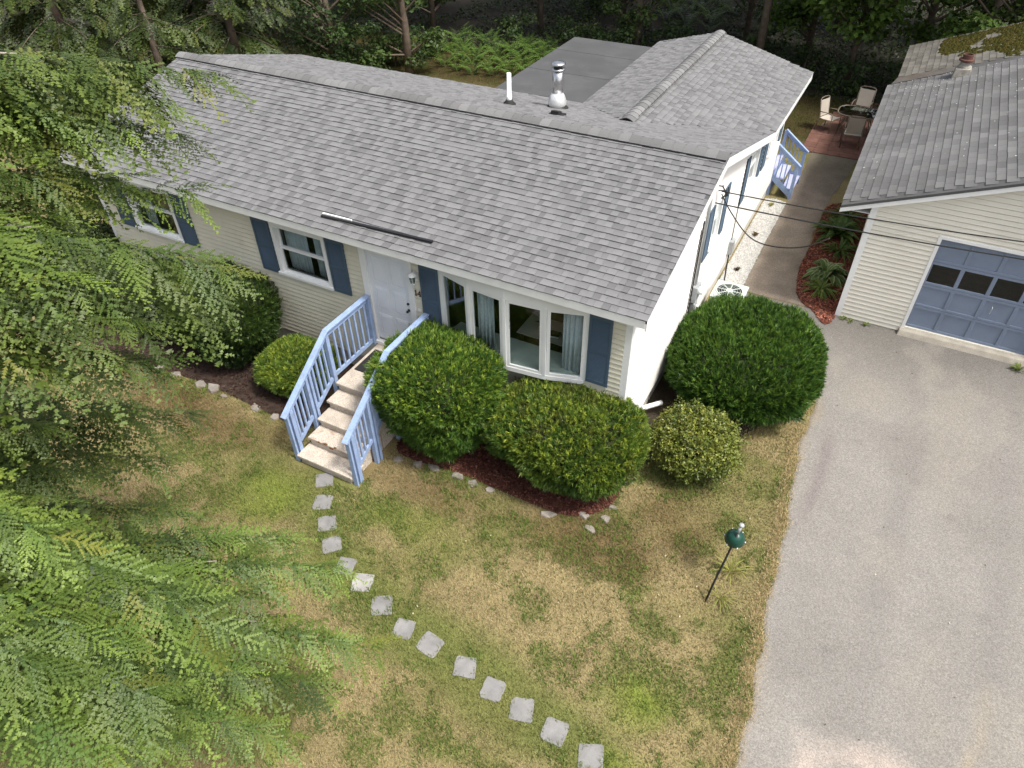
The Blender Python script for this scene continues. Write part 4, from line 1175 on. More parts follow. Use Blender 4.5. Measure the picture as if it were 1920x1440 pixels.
slab([(GEX + .08, YB - .02, gz(GEX + .08) + .02), (4.0, YB - .02, gz(4.0) + .03), (4.0, AY0 + .34, az(4.0) + .03), (AX - .02, AY0 + .34, az(AX) + .02)], .05, 'flashing_strip', surf('weathered_flashing', (.10, .092, .083), .8, var=.2, scale=3, stain=(.09, .06, .04), stain_amt=.6), add)
MB().box(AX, AX + .02, AY0, AY1, AZ - .17, AZ - .02).build('fascia', M['trim'], add)
# chimney stub with a clay pot
cx, cy = 3.94, 14.35; cz = gz(cx)
ch = empty('chimney_stub', (cx, cy, cz)); tag(ch, 'short crumbling chimney with a red clay pot on the garage roof', 'chimney')
MB().hexa([(-.22, -.2, -.12), (.2, -.2, .0), (.2, .2, .0), (-.22, .2, -.12), (-.19, -.18, .18), (.18, -.18, .2), (.18, .18, .2), (-.19, .18, .18)]).build('base', M['mortar'], ch, bevel=.02)
MB().lathe([(.17, .17), (.15, .24), (.12, .26), (.12, .33), (.14, .35)], n=18).build('mortar_neck', M['mortar'], ch, smooth=True)
MB().lathe([(.14, .33), (.19, .36), (.19, .40), (.13, .41), (.13, .52), (.105, .52), (.1, .42)], n=18).build('clay_pot', M['terra'], ch)
# fallen white petals on the garage roof
n = 150; px_ = rng.uniform(2.4, 5.3, n) ; py_ = np.where(rng.random(n) < .7, rng.normal(13.6, 1.3, n), rng.uniform(7, 14.6, n)); py_ = np.clip(py_, 7, 14.7)
V = []; 
for i in range(n):
    z = gz(px_[i]) + .012; s = rng.uniform(.008, .028); a = rng.uniform(0, 6.28)
    d = np.array([math.cos(a) * s, math.sin(a) * s, math.cos(a) * s * GS]); e = np.array([-math.sin(a) * s * .6, math.cos(a) * s * .6, -math.sin(a) * s * .6 * GS]); c_ = np.array([px_[i], py_[i], z])
    V += [c_ - d, c_ - e, c_ + d, c_ + e]
tag(nmesh('fallen_petals', np.array(V), np.arange(4 * n).reshape(-1, 4), M['white_stone'], col=np.full((4 * n, 3), .62)), 'small pale petals and twigs scattered on the garage roof', 'debris', kind='stuff')

# ------------------------------------------------------------------ air conditioner
ac = empty('air_conditioner', (.55, 5.42, .0)); tag(ac, 'pale green outdoor air conditioner beside the sunlit side wall', 'air conditioner')
MB().box(-.42, .42, -.42, .42, .0, .07).build('pad', M['concrete'], ac)
MB().box(-.34, .34, -.36, .36, .08, .70).build('casing', M['acgreen'], ac, bevel=.02)
for sx in (-1, 1):
    for i in range(9):
        MB().box(sx * .345 - .006, sx * .345 + .006, -.3, .3, .14 + i * .055, .165 + i * .055).build('louvre', M['grey_paint'], ac)
MB().box(-.36, .36, -.38, .38, .70, .74).build('top_cover', M['acgreen'], ac, bevel=.012)
MB().lathe([(.29, .741), (.29, .747), (.0, .747)], n=24).build('fan_well', M['black'], ac)
MB().lathe([(.31, .741), (.31, .757), (.28, .757), (.28, .741)], n=24).build('grille_ring', M['acgreen'], ac)
for k_ in range(8):
    a = k_ * math.pi / 4; MB().beam((.06 * math.cos(a), .06 * math.sin(a), .755), (.29 * math.cos(a), .29 * math.sin(a), .755), .02, .01).build('grille_spoke', M['acgreen'], ac)
for r_ in (.12, .18, .24):
    MB().tube([(r_ * math.cos(t * math.pi / 12), r_ * math.sin(t * math.pi / 12), .752) for t in range(25)], .004, 5).build('grille_ring', M['acgreen'], ac)
MB().lathe([(.08, .745), (.08, .762), (.0, .766)], n=16).build('hub', M['acgreen'], ac)

# ------------------------------------------------------------------ rear side stairs
ss = empty('side_stairs', (.3, 12.75, 0)); tag(ss, 'blue wooden side stairs with two treads beyond the rear wing', 'stairs')
def sb(b): b.v = [(x - .3, y - 12.75, z) for (x, y, z) in b.v]; return b
sb(MB().box(-1.6, .06, 12.2, 13.4, .74, .80)).build('porch_deck', M['tread_blue'], ss)
sb(MB().box(-1.6, .04, 12.22, 13.38, .0, .70)).build('porch_skirt', M['blue'], ss)
sb(MB().box(.07, .36, 12.24, 13.32, .51, .55)).build('tread', M['tread_blue'], ss, bevel=.006)
sb(MB().box(.36, .68, 12.24, 13.32, .24, .28)).build('tread', M['tread_blue'], ss, bevel=.006)
for y in (12.21, 13.35):
    sb(MB().beam((.0, y, .60), (.66, y, .10), .04, .15)).build('stringer', M['blue'], ss)
    zt0 = 1.60 if y < 13 else 1.76
    sb(MB().beam((-.02, y, 1.58), (.74, y, 1.02), .09, .035)).build('top_rail', M['blue'], ss, bevel=.003)
    sb(MB().beam((-.02, y, 1.50), (.70, y, .965), .035, .075)).build('under_rail', M['blue'], ss)
    sb(MB().box(.60, .69, y - .045, y + .045, .0, 1.03)).build('post', M['blue'], ss)
    sb(MB().box(-.06, .02, y - .045, y + .045, .0, 1.55)).build('post', M['blue'], ss)
    for i in range(4):
        x = .12 + i * .12; sb(MB().box(x - .015, x + .015, y - .015, y + .015, .60 - .76 * x - .04, 1.46 - .74 * x)).build('baluster', M['blue'], ss)

# ------------------------------------------------------------------ overhead service cables
def sag(a, b, n, s):
    a = Vector(a); b = Vector(b); return [a.lerp(b, i / n) + Vector((0, 0, -s * 4 * (i / n) * (1 - i / n))) for i in range(n + 1)]
A1 = (.34, 3.95, 3.72); B1 = (15.5, 2.6, 6.2)
tag(MB().tube(sag((.10, 4.6, 3.45), (15.0, 3.6, 5.6), 40, .42), .011, 6).build('service_line', M['cable']), 'upper black overhead cable from the house gable past the garage', 'cable')
o = MB().tube(sag((.33, 3.0, 3.98), (15.2, 2.9, 5.5), 40, .38), .011, 6).build('service_line', M['cable']); tag(o, 'lower black overhead cable from the conduit head past the garage', 'cable')
pts = [(.12, 4.55, 3.42), (.34, 4.5, 3.15), (.72, 4.5, 2.75), (1.05, 4.45, 2.62), (1.5, 4.35, 2.68), (1.95, 4.2, 2.9), (2.35, 3.6, 3.5)]
fine = []
for i in range(len(pts) - 1):
    p0 = Vector(pts[max(0, i - 1)]); p1 = Vector(pts[i]); p2 = Vector(pts[i + 1]); p3 = Vector(pts[min(len(pts) - 1, i + 2)])
    for j in range(6):
        t = j / 6; fine.append(.5 * ((2 * p1) + (p2 - p0) * t + (2 * p0 - 5 * p1 + 4 * p2 - p3) * t * t + (-p0 + 3 * p1 - 3 * p2 + p3) * t ** 3))
tag(MB().tube(fine, .012, 6).build('drip_loop', M['cable']), 'slack black cable loop hanging between the two overhead lines', 'cable')
bk = empty('cable_bracket', (.06, 4.6, 3.4)); tag(bk, 'tangle of black cable splices on the gable above the side window', 'cable bracket')
for q in ([(0, -.1, .1), (.1, 0, .08), (.16, .08, -.05), (.05, .1, -.12)], [(.02, .12, .12), (.12, .02, .0), (.1, -.1, -.06)], [(.0, -.2, .25), (.06, -.1, .2), (.1, .05, .05)], [(.05, .0, -.1), (.16, .06, .0), (.14, .1, .12)]):
    MB().tube(q, .012, 6).build('splice', M['cable'], bk)

# ------------------------------------------------------------------ stepping stones and bed edging
ST_LABEL = ['first stepping stone, at the foot of the front steps', 'second stepping stone from the front steps', 'third stepping stone from the front steps',
            'fourth stepping stone from the front steps', 'fifth stepping stone from the front steps', 'sixth stepping stone, palest one, at the branch tips',
            'seventh stepping stone from the front steps', 'eighth stepping stone from the front steps', 'ninth stepping stone from the front steps', 'fifth stepping stone from the bottom edge of the photo',
            'fourth stepping stone from the bottom edge of the photo', 'third stepping stone from the bottom edge of the photo', 'second stepping stone from the bottom edge of the photo', 'last stepping stone, at the bottom edge of the photo']
rs = random.Random(5)
for i, (x, y) in enumerate(STONES):
    s = .15 + .02 * rs.random(); ang = rs.uniform(-.3, .3) + (.5 if i < 8 else .1); poly = []
    for k_ in range(4):
        q0 = (s * rs.uniform(.9, 1.12) * (1, -1, -1, 1)[k_], s * rs.uniform(.9, 1.12) * (1, 1, -1, -1)[k_])
        q1 = (s * (1, -1, -1, 1)[(k_ + 1) % 4], s * (1, 1, -1, -1)[(k_ + 1) % 4])
        for t in (0, .12, .35, .6, .85):
            x_ = q0[0] + (q1[0] - q0[0]) * t + rs.uniform(-.008, .008); y_ = q0[1] + (q1[1] - q0[1]) * t + rs.uniform(-.008, .008)
            kx = .93 if t == 0 else 1.0
            poly.append((kx * (x_ * math.cos(ang) - y_ * math.sin(ang)), kx * (x_ * math.sin(ang) + y_ * math.cos(ang))))
    o = MB().prism(poly, -.03, .014).build('stepping_stone', M['flag'], None, bevel=.006); o.location = (x, y, 0); o.rotation_euler = (rs.uniform(-.03, .03), rs.uniform(-.03, .03), 0)
    if i == 5: o.data.materials[0] = M['pvc'] if False else surf('white_stone_flag', (.32, .31, .295), .85, var=.25, scale=6)
    tag(o, ST_LABEL[i] + (', grey flagstone in the grass' if i not in (5,) else ''), 'stepping stone', 'stepping stones across the lawn')

EDGE = [(-3.68, -1.86, .13, 'pale edging stone beside the right railing post of the steps'), (-3.26, -1.80, .12, 'second edging stone right of the steps, at the mulch edge'),
        (-2.95, -1.75, .15, 'angular grey edging stone, third right of the steps'), (-2.46, -1.70, .13, 'grey edging stone, fourth right of the steps'),
        (-2.12, -1.73, .13, 'weathered edging stone, fifth right of the steps'), (-1.75, -1.72, .10, 'half buried edging stone, sixth right of the steps'),
        (-.60, -1.74, .15, 'flat grey edging stone below the front yew'), (.0, -1.48, .13, 'pale angular edging stone at the front of the mulch corner'),
        (.19, -1.70, .11, 'rounded edging stone lying out on the lawn by the mulch corner'), (.33, -1.37, .14, 'wedge-shaped edging stone right of the mulch corner'),
        (.37, -1.08, .10, 'small edging stone at the right end of the mulch bed'), (.31, -.46, .10, 'edging stone between the front yew and the yellow-green shrub'),
        (-8.30, -1.98, .22, 'large flat edging stone of the left bed under the conifer'), (-8.66, -1.98, .18, 'flat edging stone left of the large one in the left bed'),
        (-7.95, -2.05, .12, 'small edging stone right of the large one in the left bed'), (-7.1, -2.02, .17, 'shaded edging stone left of the low yew by the steps'),
        (-6.55, -2.06, .16, 'shaded edging stone below the low yew by the steps'), (-9.4, -2.05, .17, 'edging stone of the left bed near the conifer branch tips'), (-9.9, -2.0, .16, 'leftmost visible edging stone of the left bed')]
for (x, y, s, lb) in EDGE:
    k_ = rs.choice((5, 6, 7)); poly = [(s * rs.uniform(.55, 1.3) * math.cos(2 * math.pi * j / k_), s * .72 * rs.uniform(.55, 1.25) * math.sin(2 * math.pi * j / k_)) for j in range(k_)]
    bb = MB(); h = rs.uniform(.025, .06)
    bb.v = [(px_ * 1.08, py_ * 1.08, -.03) for px_, py_ in poly] + [(px_ * .86 + rs.uniform(-.01, .01), py_ * .86, h + rs.uniform(-.015, .015)) for px_, py_ in poly]
    bb.f = [tuple(reversed(range(k_))), tuple(range(k_, 2 * k_))] + [(j, (j + 1) % k_, (j + 1) % k_ + k_, j + k_) for j in range(k_)]
    o = bb.build('edging_stone', M['fieldstone'], None, bevel=.012); o.location = (x, y, 0); o.rotation_euler = (0, 0, rs.uniform(-.5, .5)); tag(o, lb, 'stone', 'edging stones of the front beds')

# ------------------------------------------------------------------ garden pole with green bell
gpz = empty('garden_pole', (2.34, -2.15, 0)); tag(gpz, 'leaning black garden pole with silver knob and dark green bell by the driveway', 'garden pole')
TOPP = Vector((.15, .66, 1.25)) ; 
path = [Vector((0, 0, 0)), Vector((.035, .17, .34)), Vector((.08, .33, .68)), Vector((.12, .46, 1.0)), Vector((.14, .53, 1.22))]
MB().tube(path, .017, 10).build('pole', M['black'], gpz, smooth=True)
MB().tube([path[-1], path[-1] + Vector((.012, .035, .1))], .024, 12).build('collar', M['galv'], gpz, smooth=True)
q = MB().lathe([(.0, .04), (.03, .035), (.042, .015), (.042, -.005), (.02, -.01)], n=16); tp = path[-1] + Vector((.015, .045, .115)); q.v = [(x + tp.x, y + tp.y, z + tp.z) for (x, y, z) in q.v]; q.build('knob', M['galv'], gpz, smooth=True)
bc = path[-1] + Vector((-.02, .03, -.16))
q = MB().lathe([(.0, .1), (.05, .095), (.10, .06), (.135, .0), (.15, -.07), (.155, -.09), (.145, -.09), (.12, .0), (.04, .06)], n=22)
R_ = Matrix.Rotation(.35, 3, 'X'); q.v = [tuple(R_ @ Vector(v_) + bc) for v_ in q.v]; q.build('bell', M['dark_green'], gpz, smooth=True)
for k_ in range(6):
    a = k_ * math.pi / 3; p_ = R_ @ Vector((.157 * math.cos(a), .157 * math.sin(a), -.075)) + bc
    q = MB().lathe([(.0, .012), (.009, .008), (.011, 0), (.009, -.008), (.0, -.012)], (p_.x, p_.y, p_.z), 8); q.build('stud', M['pvc'], gpz, smooth=True)

# ------------------------------------------------------------------ patio set
def patio_chair(label):
    c = empty('patio_chair'); tag(c, label, 'chair', 'patio chairs round the glass table')
    for sx in (-.27, .27):
        MB().tube([(sx, .26, 0), (sx, .25, .35), (sx, .24, .62), (sx, .16, .66), (sx, -.10, .65), (sx, -.26, .63)], .016, 8).build('arm', M['bronze'], c, smooth=True)
        MB().tube([(sx, -.30, 0), (sx, -.24, .40), (sx * .93, -.29, .70), (sx * .88, -.36, 1.02)], .016, 8).build('leg', M['bronze'], c, smooth=True)
    MB().tube([(-.238, -.36, 1.02), (-.15, -.375, 1.05), (0, -.38, 1.06), (.15, -.375, 1.05), (.238, -.36, 1.02)], .016, 8).build('back_rail', M['bronze'], c, smooth=True)
    MB().tube([(-.26, .23, .42), (.26, .23, .42)], .014, 8).build('seat_rail', M['bronze'], c)
    MB().tube([(-.25, -.24, .40), (.25, -.24, .40)], .014, 8).build('seat_rail', M['bronze'], c)
    bb = MB(); rows = [(.235, .435), (.1, .415), (-.1, .405), (-.24, .42)]
    for (y, z) in rows: bb.v += [(-.245, y, z), (.245, y, z)]
    for i in range(3): bb.f.append((2 * i, 2 * i + 1, 2 * i + 3, 2 * i + 2))
    o = bb.build('seat', M['sling'], c); m_ = o.modifiers.new('t', 'SOLIDIFY'); m_.thickness = .012
    bb = MB(); rows = [(-.245, .46), (-.275, .62), (-.31, .80), (-.345, .98)]
    for (y, z) in rows: bb.v += [(-.225, y, z), (.225, y, z)]
    for i in range(3): bb.f.append((2 * i, 2 * i + 1, 2 * i + 3, 2 * i + 2))
    o = bb.build('backrest', M['sling'], c); m_ = o.modifiers.new('t', 'SOLIDIFY'); m_.thickness = .012
    return c
c0 = patio_chair('beige sling patio chair on the left of the glass table')
c0.location = (.72, 18.05, .03); c0.rotation_euler = (0, 0, -math.pi / 2 - .45)
for (x, y, a, lb) in ((1.62, 17.0, .12, 'brown-backed patio chair on the near side of the glass table'), (1.55, 19.3, math.pi - .12, 'beige sling patio chair on the far side of the glass table'), (2.62, 18.1, math.pi / 2, 'patio chair on the garage side of the table, mostly hidden by the roof')):
    c = copy_tree(c0); c.scale = (1.08, 1.05, 1.05); c.location = (x, y, .03); c.rotation_euler = (0, 0, a); c['label'] = lb
tb = empty('patio_table', (1.6, 18.2, .03)); tag(tb, 'glass topped patio table with bronze frame on red pavers', 'table')
def rrect(sx, sy, r, n=6):
    out = []
    for (cx_, cy_, a0) in ((sx - r, sy - r, 0), (-sx + r, sy - r, 1), (-sx + r, -sy + r, 2), (sx - r, -sy + r, 3)):
        for i in range(n + 1):
            a = (a0 + i / n) * math.pi / 2; out.append((cx_ + r * math.cos(a), cy_ + r * math.sin(a)))
    return out
ring = rrect(.68, .52, .36)
MB().tube([(x, y, .71) for x, y in ring] + [(ring[0][0], ring[0][1], .71)], .02, 8).build('rim', M['bronze'], tb, smooth=True)
MB().prism([(x * .985, y * .985) for x, y in ring], .712, .72).build('glass_top', M['glass_dark'], tb)
for sx in (-1, 1):
    MB().tube([(sx * .60, .30, .70), (sx * .34, .18, .69), (sx * .24, .0, .68), (sx * .34, -.18, .69), (sx * .60, -.30, .70)], .016, 8).build('brace', M['bronze'], tb, smooth=True)
    for sy in (-1, 1):
        MB().tube([(sx * .34, sy * .18, .69), (sx * .40, sy * .24, .4), (sx * .55, sy * .38, .0)], .017, 8).build('leg', M['bronze'], tb, smooth=True)
# ------------------------------------------------------------------ vegetation helpers
def frames(X, Zr):
    """orthonormal frames (k,3,3) with columns X, Y, Z from directions X and reference up Zr"""
    X = X / np.linalg.norm(X, axis=1, keepdims=True)
    Y = np.cross(Zr, X); ln = np.linalg.norm(Y, axis=1, keepdims=True)
    Y = np.where(ln < 1e-4, np.array([[0, 1.0, 0]]), Y / np.maximum(ln, 1e-6)); Z = np.cross(X, Y)
    return np.stack([X, Y, Z], 2)
def place(tpl, Fr, sc, pos):
    return np.einsum('kij,nj->kni', Fr, tpl) * sc[:, None, None] + pos[:, None, :]
def soup(name, V, col, mat, parent, per=3):
    V = V.reshape(-1, 3)
    return nmesh(name, V, np.arange(len(V)).reshape(-1, per), mat, col=col, parent=parent)
def rdir(n):
    d = rng.normal(size=(n, 3)); return d / np.linalg.norm(d, axis=1, keepdims=True)

def spray_tpl(L, step, tmax, spacing, nl, nw, seed, jit=.12):
    """flat hemlock spray along +X: side twigs with needles, as triangles; returns verts and tip factor"""
    r = np.random.default_rng(seed); V = []; T_ = []
    def needles(p0, d, ln, t0):
        side = np.array([-d[1], d[0], 0]); n = max(2, int(ln / spacing))
        for i in range(n):
            s = (i + r.random()) / n; p = p0 + d * ln * s + np.array([0, 0, -.10 * s * s * ln])
            for sg in (-1, 1):
                q = d * r.uniform(.45, .65) + side * sg * r.uniform(.8, 1) + np.array([0, 0, r.normal(.06, jit)])
                q = q / np.linalg.norm(q) * nl * r.uniform(.75, 1.2) * (1 - .45 * s)
                V.append([p - d * nw / 2, p + d * nw / 2, p + q]); T_.append(t0 + (1 - t0) * s * .6)
    n = int(L / step)
    for i in range(n):
        x = (i + .5) * step; t = x / L; p = np.array([x, 0, -.22 * t * t * L])
        for sg in (-1, 1):
            if r.random() < .08: continue
            a = r.uniform(.65, 1.0); ln = (tmax * (1 - t) ** .8 + .03) * r.uniform(.65, 1.15)
            needles(p, np.array([math.cos(a), sg * math.sin(a), -.12]), ln, .25 + .5 * t)
    for i in range(int(L / .12)):
        x = i * .12; t = x / L; needles(np.array([x, 0, -.22 * t * t * L]), np.array([1, 0, -.44 * t]), .12, t)
    return np.array(V), np.repeat(np.array(T_), 3)

HI = [spray_tpl(.82, .080, .25, .0195, .030, .0250, s) for s in range(4)]
MID = [spray_tpl(.82, .090, .25, .027, .036, .0330, s + 10) for s in range(4)]
LOW = [spray_tpl(.62, .11, .20, .07, .09, .060, s + 20, .25) for s in range(4)]

def hemlock(name, label, x, y, h, branches, lod_of, group=None, tint=1.0, trunk_r=.2, warm=0.0, split=False):
    """branches: (root z, tip xyz); the crown is one mesh of real needles, every branch a tapered limb"""
    root = empty(name, (x, y, 0)); tag(root, label, 'tree', group)
    org = np.array([x, y, 0.0])
    MB().tube([(0, 0, -.1), (.03, .02, h * .3), (0, .05, h * .65), (.02, 0, h)], [trunk_r, trunk_r * .8, trunk_r * .45, .02], 10).build('trunk', M['bark'], root, smooth=True)
    VV, CC = [], []; limbs = MB()
    for (zr, tip) in branches:
        if split: limbs = MB()
        wob = rng.uniform(0, 6.28, 2); btint = rng.uniform(.72, 1.22)
        tip = np.array(tip, float) - org; A = np.array([.0, .0, zr]); ln = np.linalg.norm(tip - A)
        lift = np.array([0, 0, .13 * ln]); mid = (A + tip) / 2 + lift + rng.normal(0, .06, 3) * ln * .5
        ts = np.linspace(0, 1, 15); pth = ((1 - ts) ** 2)[:, None] * A + (2 * ts * (1 - ts))[:, None] * mid + (ts ** 2)[:, None] * tip
        limbs.tube([tuple(p + np.array([.06 * math.sin(7 * t + wob[0]), .06 * math.sin(8 * t + wob[1]), -.015]) * ln / 5) for p, t in zip(pth, ts)][:12], [max(.004, .0056 * ln * (1 - t) ** 1.1 + .002) for t in ts][:12], 6, cap=False)
        if split: limbs.build('limb', M['bark_light'], root, smooth=True)
        lod = min(lod_of(q_ + org) for q_ in pth[2:])
        tpl = {0: HI, 1: MID, 2: LOW}[lod]; sp = {0: .098, 1: .10, 2: .17}[lod]
        n = int(ln * .8 / sp)
        tt = np.linspace(.18, 1.0, n) ; tt = np.clip(tt + rng.normal(0, .006, n), 0, 1)
        P = ((1 - tt) ** 2)[:, None] * A + (2 * tt * (1 - tt))[:, None] * mid + (tt ** 2)[:, None] * tip
        D = (2 * (1 - tt))[:, None] * (mid - A) + (2 * tt)[:, None] * (tip - mid); D /= np.linalg.norm(D, axis=1, keepdims=True)
        S = np.cross(D, np.array([[0, 0, 1.0]])); S /= np.maximum(np.linalg.norm(S, axis=1, keepdims=True), 1e-5)
        for sg in (-1, 0, 1):
            if sg == 0:
                if lod == 2: continue
                sel = rng.random(n) < .6
            else: sel = np.ones(n, bool)
            k = int(sel.sum())
            if k == 0: continue
            a = rng.uniform(.45, 1.05, k)[:, None] if sg else rng.normal(0, .35, k)[:, None]
            X = D[sel] * np.cos(a) + S[sel] * (sg if sg else 1) * np.sin(a) + np.array([[0, 0, -.55]]) * (rng.uniform(.1, 2.0, (k, 1)) if sg else rng.uniform(-.5, .7, (k, 1)))
            t_ = tt[sel]
            sc = (ln / 5) ** .45 * (.50 + 1.15 * np.sin(np.clip((1.08 - t_) * 1.9, 0, 1.57)) ** 1.1) * rng.uniform(.6, 1.3, k)
            sc = np.clip(sc * (.74 if lod < 2 else 1), .35, 1.15 if lod < 2 else 1.9)
            Fr = frames(X, np.array([[0, 0, 1.0]]) + rng.normal(0, .2, (k, 3)))
            which = rng.integers(0, 4, k)
            for w in range(4):
                m_ = which == w
                if not m_.any(): continue
                V0, tf = tpl[w]
                W = place(V0.reshape(-1, 3), Fr[m_], sc[m_], P[sel][m_])
                kk = int(m_.sum())
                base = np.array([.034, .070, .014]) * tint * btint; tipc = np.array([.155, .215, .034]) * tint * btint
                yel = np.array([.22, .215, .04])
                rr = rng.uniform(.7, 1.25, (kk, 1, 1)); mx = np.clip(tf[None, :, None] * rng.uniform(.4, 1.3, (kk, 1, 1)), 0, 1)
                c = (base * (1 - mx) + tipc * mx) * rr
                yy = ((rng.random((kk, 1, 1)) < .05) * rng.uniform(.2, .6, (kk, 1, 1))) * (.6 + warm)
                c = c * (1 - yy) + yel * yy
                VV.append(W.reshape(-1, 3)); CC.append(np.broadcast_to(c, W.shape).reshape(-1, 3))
    if not split: limbs.build('limbs', M['bark'], root, smooth=True)['kind'] = 'stuff'
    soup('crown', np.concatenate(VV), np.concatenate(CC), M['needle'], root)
    return root

def ray_at(u, v, d):
    w = AX_F + AX_R * (u - 960) / FPX - AX_U * (v - 720) / FPX
    return CAM + w / np.linalg.norm(w) * d

# the tall hemlock at the left of the front lawn, its trunk just out of view
HX, HY = -5.6, -9.2
TIPS = [(330, 250, 6.8), (250, 160, 6.6), (230, 240, 6.4), (60, 330, 6.2), (80, 440, 5.6), (60, 400, 6.4), (395, 135, 6.4), (300, 190, 6.9), (350, 355, 7.0), (210, 330, 6.6), (120, 250, 6.6), (140, 150, 7.4),
        (408, 500, 5.3), (395, 560, 5.6), (300, 690, 5.7), (250, 600, 5.4), (170, 520, 5.4), (120, 690, 5.8),
        (355, 775, 7.6), (300, 860, 7.8), (230, 760, 7.2), (330, 960, 8.2), (150, 880, 7.2), (70, 800, 6.4),
        (405, 1175, 4.9), (275, 1300, 4.8), (95, 1005, 5.0), (150, 1420, 4.8), (60, 1250, 4.7), (210, 1200, 4.8),
        (640, 1065, 8.5), (540, 1010, 8.8), (700, 1215, 8.5), (610, 1290, 8.3), (470, 1120, 8.0), (420, 1010, 8.6), (520, 1380, 8.0), (330, 1390, 7.4), (250, 1080, 7.4), (440, 1260, 7.4)]
BR = []
for (u, v, d) in TIPS:
    tp = ray_at(u, v, d); ln = math.hypot(tp[0] - HX, tp[1] - HY); BR.append((max(.8, tp[2] + .10 * ln), tp))
for i in range(24):     # the sides of the tree the photograph does not show
    a = rng.uniform(math.radians(120), math.radians(330)); z = rng.uniform(1.5, 14.5); r_ = 4.8 * (1 - z / 17.5) ** .7
    BR.append((z, (HX + r_ * math.cos(a), HY + r_ * math.sin(a), z - .16 * r_)))
for i in range(16):
    a = rng.uniform(0, 2 * math.pi); z = rng.uniform(11.5, 16.2); r_ = max(.4, 4.8 * (1 - z / 17.2) ** .75)
    BR.append((z, (HX + r_ * math.cos(a), HY + r_ * math.sin(a), z - .16 * r_)))
def lod_near(tp):
    u, v, w = pix(tp); inside = (-800 < u < 2100) and (-260 < v < 1800) and w > 0
    d = np.linalg.norm(tp - CAM)
    return 2 if not inside else (0 if d < 5.6 else 1)
hemlock('hemlock_tree', 'tall hemlock left of the front lawn, its drooping branches reaching in from the left', HX, HY, 17, BR, lod_near, trunk_r=.28, warm=.6, split=True)

# hemlocks behind the left end of the house
def wild_hemlock(x, y, h, r0, label, n=60, zlow=.6, tint=.45):
    br = []
    for i in range(n):
        a = rng.uniform(0, 2 * math.pi); z = zlow + (h - zlow) * ((i + .5) / n) ** 1.05; r_ = r0 * (1 - z / (h * 1.04)) ** .75 * rng.uniform(.8, 1.15) + .2
        br.append((z + .2, (x + r_ * math.cos(a), y + r_ * math.sin(a), z - .22 * r_)))
    return hemlock('hemlock_tree', label, x, y, h, br, lambda t: 2, 'hemlocks behind the left end of the house', tint, .18)
wild_hemlock(-15.6, 4.6, 7.2, 2.6, 'hemlock standing at the left gable of the house')
wild_hemlock(-17.2, 8.8, 9.5, 3.2, 'dark hemlock behind the left rear corner of the roof', 80)
wild_hemlock(-20.3, 5.2, 9.5, 3.4, 'dark hemlock far left behind the house', 80)
wild_hemlock(-21.5, 11.0, 12, 3.8, 'tall hemlock at the top left behind the others', 90)
wild_hemlock(-15.9, .8, 4.2, 1.7, 'young hemlock left of the house wall', 45)
wild_hemlock(-25.5, 7.5, 12, 3.8, 'tall hemlock at the far left edge of the wood', 50)

# ------------------------------------------------------------------ shrubs
def yew_sprig(seed, n=10, L=.055, W=.013, spread=.75):
    r = np.random.default_rng(seed); V = []
    for i in range(n):
        a = r.uniform(0, 2 * math.pi); s = spread * r.uniform(.3, 1.1); d = np.array([1.0, s * math.cos(a), s * math.sin(a)]); d /= np.linalg.norm(d)
        p = np.array([r.uniform(-.03, .03), r.normal(0, .008), r.normal(0, .008)]); q = np.cross(d, r.normal(size=3)); q /= np.linalg.norm(q)
        l_ = L * r.uniform(.7, 1.2); V.append([p - q * W / 2, p + q * W / 2, p + d * l_])
    return np.array(V)
def leaf_sprig(seed, n=7, L=.045, W=.026):
    r = np.random.default_rng(seed); V = []
    for i in range(n):
        a = r.uniform(0, 2 * math.pi); d = np.array([r.uniform(.1, 1), math.cos(a), math.sin(a)]); d /= np.linalg.norm(d)
        p = np.array([r.uniform(-.06, .06), r.normal(0, .01), r.normal(0, .01)]); q = np.cross(d, r.normal(size=3)); q /= np.linalg.norm(q)
        m_ = p + d * L * .5; e = p + d * L
        V.append([p, m_ - q * W / 2, e]); V.append([p, e, m_ + q * W / 2])
    return np.array(V)
YEW = [yew_sprig(i) for i in range(5)]; YEWC = [yew_sprig(i + 9, 9, .078, .016, .6) for i in range(5)]; LEAFY = [leaf_sprig(i) for i in range(5)]

